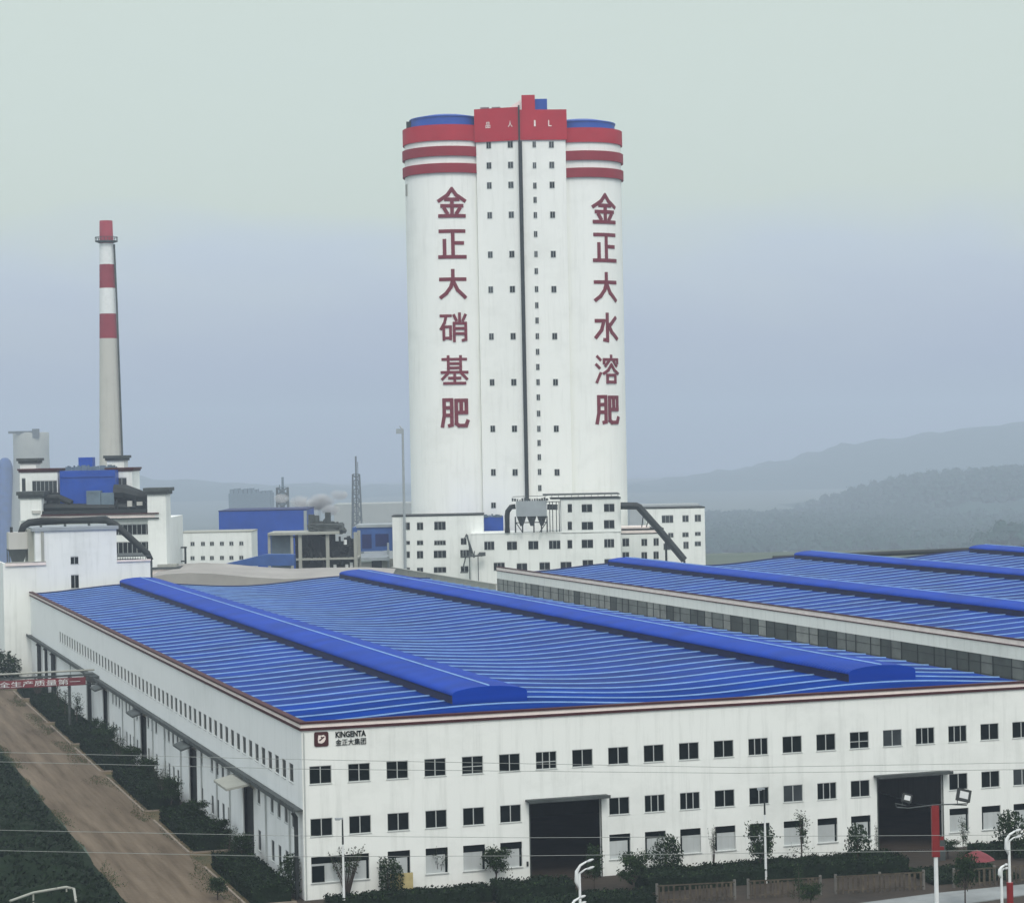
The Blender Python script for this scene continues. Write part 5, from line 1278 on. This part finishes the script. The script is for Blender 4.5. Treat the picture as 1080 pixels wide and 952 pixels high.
def banner_bridge():
    Y = 152.0
    o = thing('pipe_bridge', (-2, Y, 0), 'steel pipe bridge crossing the dirt lane from the side of the hall', 'pipe bridge')
    b = MB(); b.box(-40, 1.6, -0.1, 0.1, 9.65, 9.8); b.box(-40, 1.6, -0.1, 0.1, 8.15, 8.3); b.box(-40, 1.6, 1.6, 1.8, 9.65, 9.8)
    for i in range(18): x = 1.2-i*2.4; b.tube([(x, 0, 8.3), (x-1.2, 0, 9.7)], 0.05, 5); b.tube([(x-1.2, 0, 9.7), (x-2.4, 0, 8.3)], 0.05, 5)
    b.build('truss', M['gutter'], o)
    b = MB(); b.tube([(-40, 0.9, 10.35), (1.6, 0.9, 10.5)], 0.16, 8); b.build('pipe', M['conc'], o)
    for x in (-2.6, -19, -36):
        b = MB(); b.tube([(x, 0.6, 0), (x, 0.6, 9.7)], 0.22, 8); b.build('leg', M['gutter'], o)
    q = thing('slogan_banner', (-2, Y-0.25, 8.2), 'faded red slogan banner with white characters hung on the pipe bridge', 'banner')
    b = MB()
    for i in range(40):
        xa, xb = -38+i*0.95, -38+(i+1)*0.95; ya, yb = 0.06*math.sin(i*1.3), 0.06*math.sin((i+1)*1.3); b.quad((xa, ya, 0.0), (xb, yb, 0.0), (xb, yb, 1.3), (xa, ya, 1.3))
    f = b.build('cloth', M['banner'], q); s = f.modifiers.new('s', 'SOLIDIFY'); s.thickness = 0.02
    me = fit_text(text_mesh('安全生产质量第一', 1, 0.02, 0.0), 15.0, 0.95); me.materials.clear(); me.materials.append(M['whitepaint']); put('lettering', me, q, (-8.4, -0.14, 0.65))
banner_bridge()
def wires():
    D = 150.0; ends = []
    for name_, pts in (('upper', [(-160, 789), (0, 793), (312, 800.5), (780, 809), (1080, 804), (1250, 798)]), ('second', [(-160, 799), (0, 803), (312, 810.5), (780, 815), (1080, 811), (1250, 806)]),
                       ('third', [(-160, 871), (0, 875), (312, 881), (560, 883), (1080, 880), (1250, 876)]), ('lowest', [(-160, 892), (0, 896.5), (312, 903), (560, 902), (1080, 896), (1250, 891)])):
        P = [at(px, py, D) for px, py in pts]; b = MB(); b.tube(P, 0.017, 5)
        tag(b.build('power_line', M['wire']), {'upper': 'thin overhead wire, topmost of the four crossing the hall front', 'second': 'thin overhead wire just below the topmost one', 'third': 'thin overhead wire crossing both doorways, third from the top', 'lowest': 'thin overhead wire, lowest of the four crossing the hall front'}[name_], 'overhead wire', 'overhead wires crossing the picture')
        ends.append((P[0], P[-1]))
    for side, lb in ((0, 'concrete utility pole left of the picture carrying the wires'), (1, 'concrete utility pole right of the picture carrying the wires')):
        e = ends[0][side]; b = MB(); b.tube([(0, 0, 0), (0, 0, e.z+0.6)], [0.22, 0.13], 10)
        o = thing('utility_pole', (e.x, e.y, 0), lb, 'utility pole', 'utility poles'); b.build('pole', M['conc'], o)
        b = MB()
        for k in range(4): z = ends[k][side].z; b.box(-0.5, 0.5, -0.06, 0.06, z-0.12, z-0.04)
        b.build('cross_arm', M['dark'], o)
wires()

# ------------------------------------------------------------ steam
def steam():
    m = bpy.data.materials.new('steam'); m.use_nodes = True; n = m.node_tree; n.nodes.clear()
    out = n.nodes.new('ShaderNodeOutputMaterial'); v = n.nodes.new('ShaderNodeVolumePrincipled'); v.inputs['Color'].default_value = (1, 1, 1, 1)
    tc = n.nodes.new('ShaderNodeTexCoord'); nz = n.nodes.new('ShaderNodeTexNoise'); nz.inputs['Scale'].default_value = 0.05; nz.inputs['Detail'].default_value = 4
    mr = n.nodes.new('ShaderNodeMapRange'); mr.inputs[1].default_value = 0.42; mr.inputs[2].default_value = 0.75; mr.inputs[4].default_value = 0.6
    n.links.new(tc.outputs['Object'], nz.inputs[0]); n.links.new(nz.outputs[0], mr.inputs[0]); n.links.new(mr.outputs[0], v.inputs['Density']); n.links.new(v.outputs[0], out.inputs['Volume'])
    b = MB(); p = at(338, 529, 1400)
    for dx, dz, r in ((0, 0, 9), (-12, 1, 7), (11, 4, 6), (-24, 2.5, 5), (6, -5, 6)):
        k = len(b.v); b.lathe(dx, 0, [(0.01, dz-r*0.6)]+[(r*math.cos(a), dz+r*0.6*math.sin(a)) for a in (-1.0, -0.5, 0, 0.5, 1.0)]+[(0.01, dz+r*0.6)], 16)
    o = b.build('steam_plume', m, loc=p); o.rotation_euler.z = -YAW; tag(o, 'white steam drifting low between the two lattice towers', 'steam', kind='stuff')
steam()

# ------------------------------------------------------------ haze
def haze():
    b = MB(); b.box(-7100, 10200, -2800, 12400, -97, 300)
    m = bpy.data.materials.new('haze'); m.use_nodes = True; n = m.node_tree; n.nodes.clear()
    out = n.nodes.new('ShaderNodeOutputMaterial'); v = n.nodes.new('ShaderNodeVolumePrincipled')
    v.inputs['Color'].default_value = (0.72, 0.84, 1.0, 1); v.inputs['Density'].default_value = HAZE_DENSITY; v.inputs['Anisotropy'].default_value = 0.0
    n.links.new(v.outputs[0], out.inputs['Volume'])
    o = b.build('haze', m); tag(o, kind='stuff')
haze()
